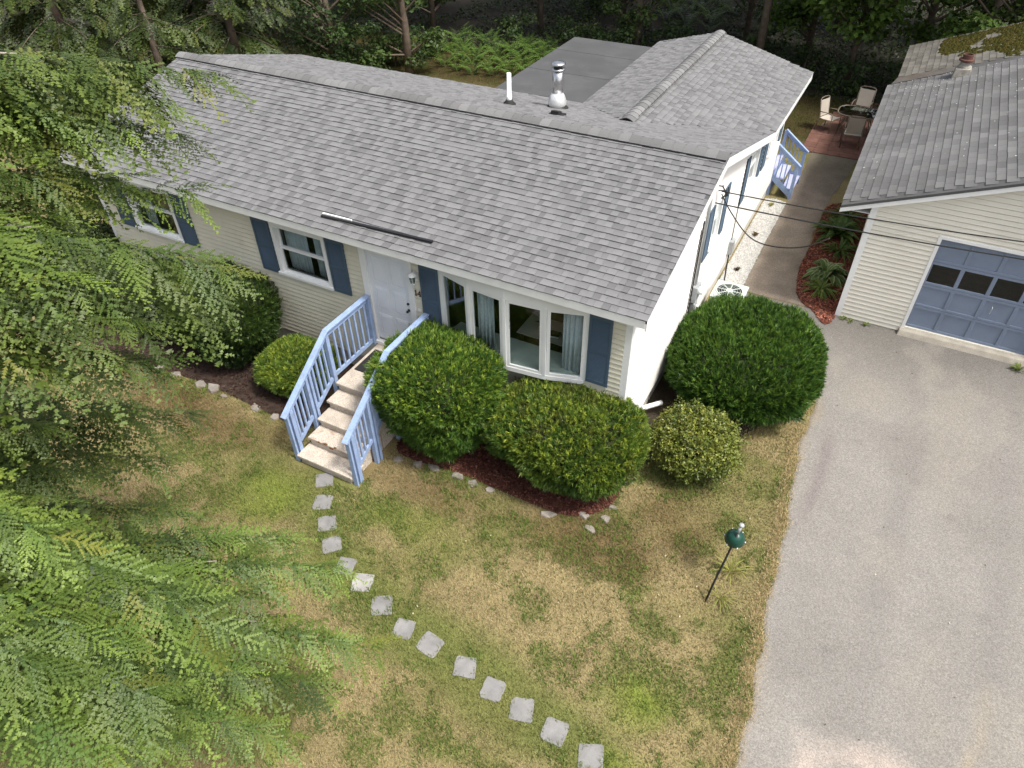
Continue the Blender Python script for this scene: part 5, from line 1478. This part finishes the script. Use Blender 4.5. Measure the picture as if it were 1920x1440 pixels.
def bush(name, label, cx, cy, rx, ry, h, n, cols, tpl=YEW, p=2.6, zc=.55, lump=.10, sc=(.85, 1.35), cat='shrub', bottom=-.75, brown=0.0, rough=.0, layer=.84, top_light=.35, lobes=None, group=None, core=.86):
    root = empty(name, (cx, cy, 0)); tag(root, label, cat, group)
    seed = int(abs(cx * 31 + cy * 17) * 10) % 1000
    d = rdir(int(n * 1.6)); d = d[d[:, 2] > bottom][:n]; k = len(d)
    def radius(d):
        r = (np.abs(d[:, 0]) ** p + np.abs(d[:, 1]) ** p + np.abs(d[:, 2]) ** p) ** (-1 / p)
        th = np.arctan2(d[:, 1], d[:, 0]); 
        nz = .7 * (fbm(d[:, 0] * 2.2 + 5 + seed, d[:, 1] * 2.2 + d[:, 2] * 2.6 + 9, seed, 3) - .5) + .45 * (fbm(d[:, 0] * 6 + d[:, 2] * 3 + seed, d[:, 1] * 6 - d[:, 2] * 4, seed + 50, 2) - .5)
        return r * (1 + nz * lump * 2.4)
    r = radius(d)
    up = d[:, 2] > 0
    hz = np.where(up, h * (1 - zc), h * zc)
    dep = 1 - (1 - layer) * rng.random(k) ** 1.6
    dep = dep + (rng.random(k) < .03) * rng.uniform(0, .07, k)      # stray shoots
    if rough: dep = dep + rng.random(k) ** 6 * rough
    S = np.stack([rx * d[:, 0], ry * d[:, 1], hz * d[:, 2]], 1) * r[:, None]
    # the skirt tapers in towards the ground
    tap = np.where(up, 1, 1 - .38 * np.clip(-d[:, 2], 0, 1) ** 1.5)
    S[:, :2] *= tap[:, None]
    P = S * dep[:, None] + np.array([0, 0, h * zc]); P[:, 2] = np.maximum(P[:, 2], .05)
    N = d / np.stack([np.full(k, rx), np.full(k, ry), hz], 1); N /= np.linalg.norm(N, axis=1, keepdims=True)
    X = N + np.array([[0, 0, top_light]]) + rng.normal(0, .38, (k, 3))
    Fr = frames(X, rdir(k)); s = rng.uniform(sc[0], sc[1], k); which = rng.integers(0, len(tpl), k)
    pn = fbm(P[:, 0] * 2.2 + seed, P[:, 1] * 2.2 + P[:, 2], seed + 3, 3)
    cols = np.array(cols); VV, CC = [], []
    for w in range(len(tpl)):
        m_ = which == w; kk = int(m_.sum()); V0 = tpl[w].reshape(-1, 3)
        W = place(V0, Fr[m_], s[m_], P[m_])
        f = np.clip((pn[m_] - .3) / .4 + rng.normal(0, .3, kk), 0, 1)[:, None]
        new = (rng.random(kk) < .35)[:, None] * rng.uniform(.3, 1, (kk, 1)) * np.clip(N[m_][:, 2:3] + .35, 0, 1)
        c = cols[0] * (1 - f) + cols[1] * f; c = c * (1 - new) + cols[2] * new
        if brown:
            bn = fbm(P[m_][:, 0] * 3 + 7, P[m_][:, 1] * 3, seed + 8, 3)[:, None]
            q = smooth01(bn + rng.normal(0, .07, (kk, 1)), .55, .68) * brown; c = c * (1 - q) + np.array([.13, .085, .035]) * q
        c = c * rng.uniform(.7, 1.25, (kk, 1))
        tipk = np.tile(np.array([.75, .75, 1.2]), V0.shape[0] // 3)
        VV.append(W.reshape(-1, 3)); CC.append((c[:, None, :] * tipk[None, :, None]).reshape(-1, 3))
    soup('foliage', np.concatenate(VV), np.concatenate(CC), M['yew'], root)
    # woody inside: dense dark twigs
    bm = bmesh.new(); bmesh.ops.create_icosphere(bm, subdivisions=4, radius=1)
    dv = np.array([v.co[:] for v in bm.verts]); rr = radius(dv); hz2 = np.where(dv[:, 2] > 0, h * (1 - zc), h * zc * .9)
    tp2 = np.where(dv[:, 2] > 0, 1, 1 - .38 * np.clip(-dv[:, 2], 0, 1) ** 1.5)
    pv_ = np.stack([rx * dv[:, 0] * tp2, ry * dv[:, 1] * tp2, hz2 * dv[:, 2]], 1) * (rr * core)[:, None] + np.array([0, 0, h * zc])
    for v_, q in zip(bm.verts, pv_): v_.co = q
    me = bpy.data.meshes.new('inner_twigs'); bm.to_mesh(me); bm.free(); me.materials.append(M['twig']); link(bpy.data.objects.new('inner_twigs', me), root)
    for j in range(4):
        a = j * 1.6 + seed; MB().tube([(.08 * math.cos(a), .08 * math.sin(a), -.05), (.2 * rx * math.cos(a), .2 * ry * math.sin(a), h * .25), (.45 * rx * math.cos(a), .45 * ry * math.sin(a), h * .6)], [.035, .028, .012], 6).build('stem', M['bark'], root, smooth=True)
    return root
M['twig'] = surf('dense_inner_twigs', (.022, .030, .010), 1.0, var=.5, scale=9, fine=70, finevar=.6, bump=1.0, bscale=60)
DK = [(.048, .112, .016), (.098, .19, .024), (.32, .43, .05)]
YG = [(.054, .115, .017), (.12, .195, .026), (.36, .43, .05)]
bush('yew_bush', 'clipped yew between the steps and the bow window', -3.18, -1.02, 1.15, 1.02, 2.18, 14500, DK, zc=.66, lump=.16, p=3.1, group='clipped yews in the front beds')
bush('yew_bush', 'wide yew with browned tips under the right half of the bow window', -.74, -.70, 1.36, 1.10, 1.66, 15500, YG, zc=.64, lump=.15, brown=.3, group='clipped yews in the front beds')
bush('yew_bush', 'big dark green rounded yew at the driveway corner of the house', 1.52, 3.15, 1.44, 1.72, 1.48, 16500, [(.034, .082, .013), (.062, .132, .018), (.14, .245, .03)], tpl=YEWC, zc=.52, group='clipped yews in the front beds', sc=(.9, 1.4), lump=.08)
bush('yellow_green_shrub', 'small yellow-green leafy shrub in front of the big round yew', 1.28, .55, .74, .72, 1.12, 5200, [(.09, .125, .022), (.17, .20, .032), (.29, .30, .05)], tpl=LEAFY, p=2.2, zc=.52, lump=.2, layer=.6, rough=.2, sc=(.8, 1.3), core=.72)
bush('yew_bush', 'low yew just left of the blue railing', -6.72, -1.0, .80, .74, .86, 6500, YG, zc=.58, group='clipped yews in the front beds')
bush('yew_bush', 'tall dark yew below the window left of the door', -8.75, -.85, 1.16, .98, 1.92, 9000, [(.026, .055, .010), (.045, .085, .014), (.085, .13, .02)], zc=.6, lump=.2, group='clipped yews in the front beds')
bush('yew_bush', 'dark yew half hidden by hemlock branches at the left end of the front wall', -10.7, -.75, 1.15, .9, 1.45, 5500, [(.026, .055, .010), (.045, .085, .014), (.085, .13, .02)], zc=.6, lump=.2, group='clipped yews in the front beds')
bush('broadleaf_shrub', 'dark broad-leaved shrub at the left corner of the house', -13.7, -.6, 1.1, 1.0, 1.7, 4500, [(.03, .05, .012), (.05, .075, .018), (.07, .1, .02)], tpl=LEAFY, lump=.25, layer=.6, sc=(1.3, 2.2), p=2.2)

# ------------------------------------------------------------------ strap-leaved plants
def strap_plant(name, label, x, y, n, L, W, droop, colA, colB, margin=None, cat='plant', group=None, z=.02, spread=1.0):
    root = empty(name, (x, y, z)); tag(root, label, cat, group)
    for i in range(n):
        a = rng.uniform(0, 2 * math.pi); l_ = L * rng.uniform(.6, 1.15); el = rng.uniform(.5, 1.25) / spread
        d = np.array([math.cos(a), math.sin(a)]); s = np.array([-d[1], d[0], 0])
        ts = np.linspace(0, 1, 6); hx = l_ * ts * math.cos(el); hz_ = l_ * ts * math.sin(el) - droop * l_ * ts ** 2
        wprof = W * np.array([.35, .8, 1.0, .9, .55, .04]); base = np.array([d[0] * .03, d[1] * .03, 0]) * rng.random()
        c = np.array(colA) * (1 - (q := rng.random())) + np.array(colB) * q; c = c * rng.uniform(.8, 1.2)
        V, C = [], []
        for k in range(6):
            p = np.array([d[0] * hx[k], d[1] * hx[k], hz_[k]]) + base
            for (o_, m_) in ((-1, 1), (-.6, 0), (0, 0), (.6, 0), (1, 1)):
                V.append(p + s * wprof[k] / 2 * o_ + np.array([0, 0, abs(o_) * wprof[k] * .22])); C.append(np.array(margin) if (m_ and margin is not None) else c)
        F = [(5 * k + j, 5 * k + j + 1, 5 * k + j + 6, 5 * k + j + 5) for k in range(5) for j in range(4)]
        nmesh('leaf', np.array(V), np.array(F), M['leaf'], col=np.array(C), parent=root, smooth=True)
    return root
strap_plant('hosta', 'variegated hosta with cream-edged leaves in the garage bed', 2.35, 8.3, 70, .82, .17, .6, (.07, .13, .03), (.11, .18, .04), (.42, .45, .26), group=None)
strap_plant('daylily', 'strappy green daylily in front of the variegated hosta', 2.35, 7.55, 80, .72, .034, .7, (.09, .15, .03), (.16, .21, .04))
strap_plant('daylily', 'yellowish small daylily at the near corner of the mulch by the garage', 2.1, 7.85, 16, .34, .022, .6, (.16, .17, .05), (.22, .2, .07))
strap_plant('hosta', 'large green leafy clump in the middle of the garage bed', 2.25, 10.5, 80, .95, .16, .5, (.05, .10, .02), (.09, .14, .03))
strap_plant('daylily', 'tall green daylily clump at the far end of the garage bed', 2.35, 11.6, 70, .95, .036, .6, (.05, .1, .02), (.1, .15, .03))
strap_plant('daylily', 'green clump between hosta and wall in the garage bed', 2.45, 9.6, 60, .85, .036, .6, (.05, .1, .02), (.1, .15, .03))
strap_plant('daylily', 'yellow-green grassy clump at the foot of the leaning garden pole', 2.55, -1.45, 34, .60, .014, .6, (.21, .24, .05), (.3, .29, .07))
strap_plant('daylily', 'yellow-green arching leaves beside the garden pole shaft', 2.52, -2.0, 22, .48, .013, .65, (.2, .23, .05), (.28, .27, .07))
for (x, y, lb, cc) in ((.27, 11.5, 'small yellow-green plant at the far end of the white gravel', ((.22, .22, .04), (.3, .27, .06))), (.28, 9.55, 'small red-leaved plant in the middle of the white gravel', ((.12, .03, .03), (.16, .17, .04))), (.3, 7.6, 'small purple-leaved plant at the near end of the white gravel', ((.05, .02, .05), (.2, .18, .05)))):
    strap_plant('seedling', lb, x, y, 14, .15, .05, .35, cc[0], cc[1])
for (x, y, lb) in ((6.62, 6.32, 'green weed tuft by the garage door sill near the right edge of the photo'), (3.2, 6.55, 'weed at the foot of the garage wall near its left corner'), (3.55, 6.55, 'weed at the foot of the garage wall right of the first'), (3.05, 6.58, 'tiny weed at the garage corner board')):
    strap_plant('weed', lb, x, y, 12 if x < 6 else 26, .13 if x < 6 else .24, .03, .4, (.10, .15, .03), (.17, .2, .04))

# ------------------------------------------------------------------ wood behind the house
def leaf_clump(P, R_, n, size, cols, rr=rng):
    d = rr.normal(size=(n, 3)); d /= np.linalg.norm(d, axis=1, keepdims=True); r = rr.random(n) ** .45
    p = P + d * r[:, None] * np.array(R_)
    nrm = d * .5 + np.array([0, 0, .8]) + rr.normal(0, .5, (n, 3)); nrm /= np.linalg.norm(nrm, axis=1, keepdims=True)
    t = np.cross(nrm, rr.normal(size=(n, 3))); t /= np.linalg.norm(t, axis=1, keepdims=True); b_ = np.cross(nrm, t); s = size * rr.uniform(.6, 1.3, n)[:, None]
    V = np.stack([p - t * s, p - b_ * s * .62 + nrm * s * .12, p + t * s, p + b_ * s * .62 + nrm * s * .12], 1)
    c = np.array(cols[0]) * (1 - (q := rr.random((n, 1)))) + np.array(cols[1]) * q
    return V.reshape(-1, 3), np.repeat(c * rr.uniform(.75, 1.2, (n, 1)), 4, 0)
GREENS = {'maple': ((.06, .115, .02), (.115, .185, .03)), 'oak': ((.042, .075, .018), (.075, .12, .026)), 'birch': ((.05, .08, .02), (.09, .13, .03)), 'dark': ((.032, .062, .018), (.056, .095, .024))}
def broad_tree(x, y, h, low, rad, nclump, nleaf, size, kind, label, tr=.13, lean=0.0):
    root = empty('broadleaf_tree', (x, y, 0)); tag(root, label, 'tree', 'trees of the wood behind the house')
    MB().tube([(0, 0, -.1), (.1 * lean, .05, h * .3), (.35 * lean, .0, h * .6), (.5 * lean, .1, h * .92)], [tr, tr * .8, tr * .5, .03], 8).build('trunk', M['bark'], root, smooth=True)
    VV, CC = [], []; lb = MB()
    for i in range(nclump):
        a = rng.uniform(0, 2 * math.pi); z = low + (h - low) * rng.random() ** 1.1; f = math.sin(math.pi * min(1, max(.12, (z - low + .9) / (h - low + 1.4)))) ** .6
        r_ = rad * f * rng.uniform(.35, 1.0); c = np.array([r_ * math.cos(a) + lean * .3, r_ * math.sin(a), z])
        s_ = rng.uniform(.45, .95) * rad / 3
        hi_ = z > 6.5  # unseen upper clumps get oversized leaves to deepen the shade below
        v, q = leaf_clump(c, (s_ * 1.25 * (1.3 if hi_ else 1), s_ * 1.25 * (1.3 if hi_ else 1), s_ * .7), nleaf // 2 if hi_ else nleaf, size * (2.2 if hi_ else 1), GREENS[kind]); VV.append(v); CC.append(q * rng.uniform(.8, 1.2))
        zb = max(.8, z - r_ * .6 - .3); lb.tube([(lean * .1, 0, zb), tuple(c * .55 + np.array([0, 0, zb * .45])), tuple(c)], [.045, .03, .008], 5, cap=False)
    lb.build('limbs', M['bark'], root, smooth=True)['kind'] = 'stuff'
    soup('crown', np.concatenate(VV), np.concatenate(CC), M['leaf'], root, 4)
    return root
TREES = [(-18.6, 15.2, 8, 1.0, 2.6, 34, 170, .085, 'dark', 'dark leafy tree behind the house, beside the hemlocks'),
         (-15.9, 16.6, 6.5, .5, 2.2, 32, 170, .085, 'oak', 'bushy green tree behind the rear roof edge'),
         (-22.5, 19.0, 10, 1.5, 3.2, 36, 140, .11, 'dark', 'dark tree at the top of the photo right of the hemlocks'),
         (-18.5, 22.5, 12, 1.4, 3.2, 36, 140, .11, 'oak', 'tree beyond the ferns, left of the wood clearing'),
         (-13.8, 24.8, 13, 2.0, 3.2, 36, 140, .11, 'dark', 'tree beyond the fern bed behind the flat roof'),
         (-10.6, 27.5, 14, 1.6, 3.4, 34, 140, .12, 'maple', 'tree in the wood behind the flat roof'),
         (-4.6, 28.0, 13, 1.5, 3.4, 36, 140, .12, 'oak', 'tree in the wood above the wing ridge'),
         (-1.4, 25.4, 12, 1.7, 3.0, 48, 150, .12, 'maple', 'maple behind the right rear corner of the wing roof'),
         (.6, 22.8, 11, 2.0, 2.8, 54, 160, .13, 'maple', 'bright maple hanging over the patio from the wood'),
         (2.8, 24.6, 12, 1.8, 3.0, 50, 150, .13, 'maple', 'maple between patio and garage addition'),
         (5.6, 21.8, 9, 2.8, 2.9, 44, 170, .10, 'birch', 'leafy tree drooping over the mossy shed roof'),
         (9.0, 22.8, 11, 3.0, 3.2, 34, 140, .11, 'birch', 'tree behind the shed at the top right'),
         (-28, 15.5, 13, 2.0, 4.0, 36, 140, .13, 'dark', 'tall dark tree at the top left of the wood'),
         (-26, 25.0, 14, 2.5, 4.0, 34, 140, .14, 'oak', 'tree in the left depth of the wood'),
         (-7.2, 35.5, 14, 2.5, 3.8, 32, 140, .14, 'dark', 'tree in the depth of the wood above the flat roof'),
         (-15.2, 33.5, 14, 2.5, 3.8, 32, 140, .14, 'dark', 'tree in the far middle of the wood'),
         (1.0, 34.5, 14, 2.0, 3.8, 34, 140, .14, 'dark', 'tree in the depth of the wood behind the patio'),
         (6.0, 31.0, 14, 2.0, 3.8, 34, 140, .14, 'dark', 'tree in the depth of the wood behind the shed'),
         (-8.4, 23.6, 9, 1.6, 2.6, 34, 150, .10, 'oak', 'leafy young tree just behind the flat roof'),
         (4.6, 21.4, 10, 2.4, 2.6, 36, 150, .12, 'maple', 'maple right behind the shed eave'),
         (-1.0, 30.8, 13, 1.6, 3.4, 36, 140, .13, 'oak', 'leafy tree in the gap above the patio'),
         (-20.8, 26.5, 13, 1.2, 3.6, 36, 140, .13, 'dark', 'shadowy tree beyond the left ferns'),
         (-12.6, 30.5, 13, 1.2, 3.4, 36, 140, .13, 'oak', 'shadowy tree in the middle of the wood'),
         (-2.9, 22.6, 12, 4.6, 3.0, 30, 140, .12, 'maple', 'slim tree at the lawn edge behind the wing'),]
for t_ in TREES: broad_tree(*t_, tr=random.uniform(.11, .2), lean=random.uniform(-1, 1))
# low dark undergrowth along the wood's edge
UND = [(-17.2, 17.4), (-19.2, 15.4), (-16.4, 14.6), (-20.5, 13.2), (-17.6, 12.9), (-14.6, 22.9), (-11.2, 23.2), (-8.5, 22.6), (-16.8, 19.3), (-19.5, 18.2), (-1.2, 23.4), (.7, 22.6), (2.3, 23.1), (-3.4, 25.0), (-6.5, 24.5), (3.8, 20.6), (-9.5, 26.2), (-12.3, 27.5)]
UL = ['undergrowth shrub beside the bushy tree behind the roof', 'undergrowth shrub below the dark leafy tree', 'undergrowth shrub just behind the rear roof edge', 'undergrowth shrub at the left of the wood edge', 'undergrowth shrub behind the left rear roof', 'undergrowth shrub right behind the fern bed', 'undergrowth shrub behind the flat roof corner', 'undergrowth shrub beside the flat roof', 'undergrowth shrub left of the fern bed', 'undergrowth shrub under the dark trees at left', 'undergrowth shrub beyond the wing corner', 'undergrowth shrub behind the patio chairs', 'undergrowth shrub between patio and shed', 'undergrowth shrub above the wing roof end', 'undergrowth shrub behind the wing ridge', 'undergrowth shrub behind the mossy shed', 'undergrowth shrub in the wood above the flat roof', 'undergrowth shrub in the wood beyond the ferns']
for (x, y), lb in zip(UND, UL):
    root = empty('undergrowth_shrub', (x, y, 0)); tag(root, 'dark ' + lb, 'shrub', 'undergrowth along the wood')
    VV, CC = [], []
    for i in range(9):
        v, q = leaf_clump(np.array([rng.normal(0, .55), rng.normal(0, .55), rng.uniform(.25, 1.1)]), (.45, .45, .32), 90, .075, GREENS['dark' if i % 3 else 'oak']); VV.append(v); CC.append(q)
    soup('foliage', np.concatenate(VV), np.concatenate(CC), M['leaf'], root, 4)
    MB().tube([(0, 0, -.05), (.05, .03, .5), (.1, .1, 1.0)], [.03, .02, .008], 5).build('stem', M['bark'], root)

# leafy ground cover under the trees
n = 70000; gx = rng.uniform(-32, 12, n); gy = rng.uniform(11, 40, n); dens = fbm(gx * .45, gy * .45, 66, 4)
k = (dens > .36) & ((gy > 20.2 + (fbm(gx * .6, gy * 0, 67, 3) - .5) * 2) | (gx < -17.6)) & ~((gx > 1.9) & (gy < 19.2))
gx, gy, dens = gx[k], gy[k], dens[k]; n = len(gx); gzz = rng.random(n) ** 1.5 * (.15 + .9 * (dens - .4))
nrm = np.array([[0, 0, 1.0]]) + rng.normal(0, .5, (n, 3)); nrm /= np.linalg.norm(nrm, axis=1, keepdims=True); t_ = np.cross(nrm, rng.normal(size=(n, 3))); t_ /= np.linalg.norm(t_, axis=1, keepdims=True); b_ = np.cross(nrm, t_)
s_ = rng.uniform(.04, .11, n)[:, None]; P = np.stack([gx, gy, gzz], 1); V = np.stack([P - t_ * s_, P - b_ * s_ * .6, P + t_ * s_, P + b_ * s_ * .6], 1).reshape(-1, 3)
C = np.array([.018, .036, .010])[None] * (1 - (q := rng.random((n, 1)))) + np.array([.045, .075, .017])[None] * q
tag(soup('ground_cover', V, np.repeat(C, 4, 0), M['leaf'], None, 4), 'low leafy ground cover under the trees of the wood', 'ground cover', kind='stuff')

# ferns
def fern(seed):
    r = np.random.default_rng(seed); V, C, B = [], [], 0
    for i in range(11):
        a = i * 2 * math.pi / 11 + r.normal(0, .2); L = r.uniform(.6, .95); d = np.array([math.cos(a), math.sin(a), 0]); s = np.array([-d[1], d[0], 0])
        for k in range(12):
            t = (k + .5) / 12; p = d * L * (.15 + .62 * t * t + .2 * t) + np.array([0, 0, L * (1.1 * t - .55 * t * t)])
            w = .16 * L * math.sin(math.pi * min(1, t * .85 + .18)) + .01
            for sg in (-1, 1):
                q = p + s * sg * w + d * .05 - np.array([0, 0, .03]); V += [p - d * .022, q, p + d * .022]; c = np.array([.10, .175, .03]) * r.uniform(.75, 1.25) * (.7 + .5 * t); C += [c] * 3
    return np.array(V), np.array(C)
fb = fern(3)
f0 = empty('fern', (-16.2, 20.2, 0)); tag(f0, 'bright green fern in the bed at the edge of the wood', 'fern', 'ferns at the edge of the wood')
soup('fronds', fb[0], fb[1], M['leaf'], f0)
FP = [(-15.4, 19.8), (-14.8, 20.4), (-14.3, 19.6), (-13.7, 20.3), (-13.2, 19.5), (-12.8, 20.6), (-12.2, 19.9), (-15.9, 21.1), (-14.9, 21.6), (-13.8, 21.4), (-12.9, 21.7), (-11.8, 20.9), (-16.9, 19.3), (-17.4, 20.6), (-11.4, 21.8), (-12.2, 22.4), (-13.4, 22.6), (-11.0, 20.2), (-15.2, 18.3), (-14.4, 18.0), (-13.6, 17.9), (-12.8, 18.2), (-12.0, 18.3), (-11.3, 18.8), (-15.0, 19.2), (-14.2, 19.1), (-13.4, 18.9), (-12.6, 19.2), (-11.9, 19.3), (-16.3, 19.7), (-15.6, 20.5), (-14.1, 20.8), (-13.3, 21.0), (-12.3, 21.3), (-16.6, 21.7), (-15.6, 22.3), (-18.3, 19.6), (-10.6, 21.3)]
for (x, y) in FP:
    c = copy_tree(f0); c.location = (x, y, 0); c.rotation_euler = (0, 0, random.uniform(0, 6)); sc_ = random.uniform(.8, 1.25); c.scale = (sc_, sc_, sc_)
f1 = None
for i, (x, y) in enumerate([(-9.4, 31.5), (-8.6, 30.6), (-8.0, 32.0), (-7.2, 31.0), (-9.0, 29.4), (-7.8, 29.2), (-6.8, 29.8), (-8.4, 33.2), (-7.0, 33.0), (-9.8, 33.0), (-6.2, 31.8), (-7.5, 27.6), (-6.4, 28.2)]):
    c = copy_tree(f0); c.location = (x, y, 0); c.rotation_euler = (0, 0, random.uniform(0, 6)); sc_ = random.uniform(1.0, 1.5); c.scale = (sc_, sc_, sc_)
    c['label'] = 'fern in the brighter clearing above the wing ridge'; c['group'] = 'ferns in the clearing'

# moss on the shed roof
n = 2600; mx_ = rng.uniform(3.3, 6.1, n); my_ = AY0 + .45 + rng.random(n) * (AY1 - AY0 - .6)
kp = (fbm(mx_ * 1.1, my_ * 1.1, 71, 3) + (mx_ - 4.3) * .16 + (my_ - 16.2) * .05) > .5; mx_, my_ = mx_[kp], my_[kp]; n = len(mx_)
P = np.stack([mx_, my_, AZ + AS * (mx_ - AX) + .01], 1); s = rng.uniform(.03, .075, n)
hb = np.array([(1, 0, 0), (.5, .87, 0), (-.5, .87, 0), (-1, 0, 0), (-.5, -.87, 0), (.5, -.87, 0), (0, 0, .75)]); HF = np.array([(i, (i + 1) % 6, 6) for i in range(6)])
V = hb[None] * s[:, None, None] * rng.uniform(.7, 1.3, (n, 7, 1)) + P[:, None]; V[:, :6, 2] += (V[:, :6, 0] - P[:, None, 0]) * AS - .01
C = np.array([.03, .035, .008])[None] * (1 - (q := rng.random((n, 1)))) + np.array([.06, .048, .011])[None] * q
tag(nmesh('roof_moss', V.reshape(-1, 3), (HF[None] + (np.arange(n) * 7)[:, None, None]).reshape(-1, 3), M['chip'], col=np.repeat(C, 7, 0)), 'olive cushions of moss on the shed roof', 'moss', kind='stuff')

# ------------------------------------------------------------------ grass blades on the lawn
def blades(name, x, y, L, W, label, tintfn=None, lean=.8):
    n = len(x); a = rng.uniform(0, 2 * np.pi, n); l_ = rng.uniform(*L, n); w = rng.uniform(*W, n); le = rng.uniform(.3, 1.1, n) * lean
    z = (fbm(x * 1.2, y * 1.2, 3, 3) - .5) * .02 - .004
    b0 = np.stack([x, y, z], 1); s = np.stack([-np.sin(a) * w, np.cos(a) * w, np.zeros(n)], 1)
    tip = b0 + np.stack([np.cos(a) * l_ * np.sin(le), np.sin(a) * l_ * np.sin(le), l_ * np.cos(le)], 1)
    c = lawn_color(x, y)
    if tintfn is not None: c = tintfn(c, x, y)
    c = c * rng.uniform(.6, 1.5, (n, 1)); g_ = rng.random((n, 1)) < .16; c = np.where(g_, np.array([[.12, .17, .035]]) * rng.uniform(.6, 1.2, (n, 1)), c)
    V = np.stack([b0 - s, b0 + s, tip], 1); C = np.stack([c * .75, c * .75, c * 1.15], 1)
    return tag(nmesh(name, V.reshape(-1, 3), np.arange(3 * n).reshape(-1, 3), M['grass'], col=C.reshape(-1, 3)), label, 'grass', kind='stuff')
def lawn_ok(x, y):
    ok = (x < edge_x(np.clip(y, -14, 6.7)) + .02) & ~in_poly(x, y, polyR) & ~in_poly(x, y, polyL) & ~((x > -5.4) & (x < -3.9) & (y > -2.85))
    ok &= ~((y > 0) & (x > XL) & (x < .3)); ok &= (y < 2.0) | (x < -13) | ((x > 1.7) & (y < 4.2))
    for (sx, sy) in STONES: ok &= ~((np.abs(x - sx) < .125) & (np.abs(y - sy) < .125))
    return ok
n = 480000; x = rng.uniform(-13.5, 3.6, n); y = rng.uniform(-9.5, 3.4, n)
px_, py_, w_ = pix(np.stack([x, y, np.zeros(n)], 1)); k = (px_ > -60) & (px_ < 1980) & (py_ < 1500) & lawn_ok(x, y); x, y = x[k], y[k]
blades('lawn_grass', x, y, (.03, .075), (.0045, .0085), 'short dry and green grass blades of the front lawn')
# greener longer tufts
n = 140000; x = rng.uniform(-9, 3.4, n); y = rng.uniform(-8, 1.0, n); k = lawn_ok(x, y) & (fbm(x * 1.7 + 9, y * 1.7, 23, 4) + .5 * fbm(x * 6, y * 6, 37, 2) > .80); x, y = x[k], y[k]
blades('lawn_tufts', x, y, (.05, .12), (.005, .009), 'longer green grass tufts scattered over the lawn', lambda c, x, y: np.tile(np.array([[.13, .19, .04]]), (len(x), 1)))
# blond fringe along the driveway
n = 16000; y = rng.uniform(-6, 2.4, n); x = edge_x(y) + rng.normal(-.06, .06, n)
blades('driveway_fringe', x, y, (.04, .10), (.004, .007), 'blond dry grass fringe along the driveway edge', lambda c, x, y: np.tile(np.array([[.47, .37, .20]]), (len(x), 1)), 1.2)
# rear yard
n = 60000; x = rng.uniform(-18, 2.3, n); y = rng.uniform(8, 22.5, n); k = ((x < -7.6) | (y > 14.6) | (x > .3)) & ((x < .2) | (y > 15.9)) & ~((x > .3) & (y < 19.5) & (x > .35)) & (y < 19.3 + (x > -9) * 3); x, y = x[k], y[k]
blades('rear_grass', x, y, (.03, .09), (.006, .011), 'shaded grass of the yard behind the house')
# small litter on lawn and driveway
n = 260; x = rng.uniform(-7, 12, n); y = rng.uniform(-6, 6, n); a = rng.uniform(0, 6.28, n); s = rng.uniform(.008, .024, n)
d = np.stack([np.cos(a) * s, np.sin(a) * s, np.zeros(n)], 1); e = np.stack([-np.sin(a) * s * .45, np.cos(a) * s * .45, np.full(n, .006)], 1); c_ = np.stack([x, y, np.full(n, .03)], 1)
k = ~((y > -.4) & (x < .4)) & ~((x > -5.5) & (x < -3.8) & (y > -3))
V = np.stack([c_ - d, c_ - e, c_ + d, c_ + e], 1)[k]; C = np.where(rng.random((n, 1)) < .6, np.array([[.5, .44, .3]]), np.array([[.10, .07, .04]]))[k]
tag(nmesh('leaf_litter', V.reshape(-1, 3), np.arange(4 * len(V)).reshape(-1, 4), M['chip'], col=np.repeat(C, 4, 0)), 'stray dry leaves on the lawn and driveway', 'leaves', kind='stuff')
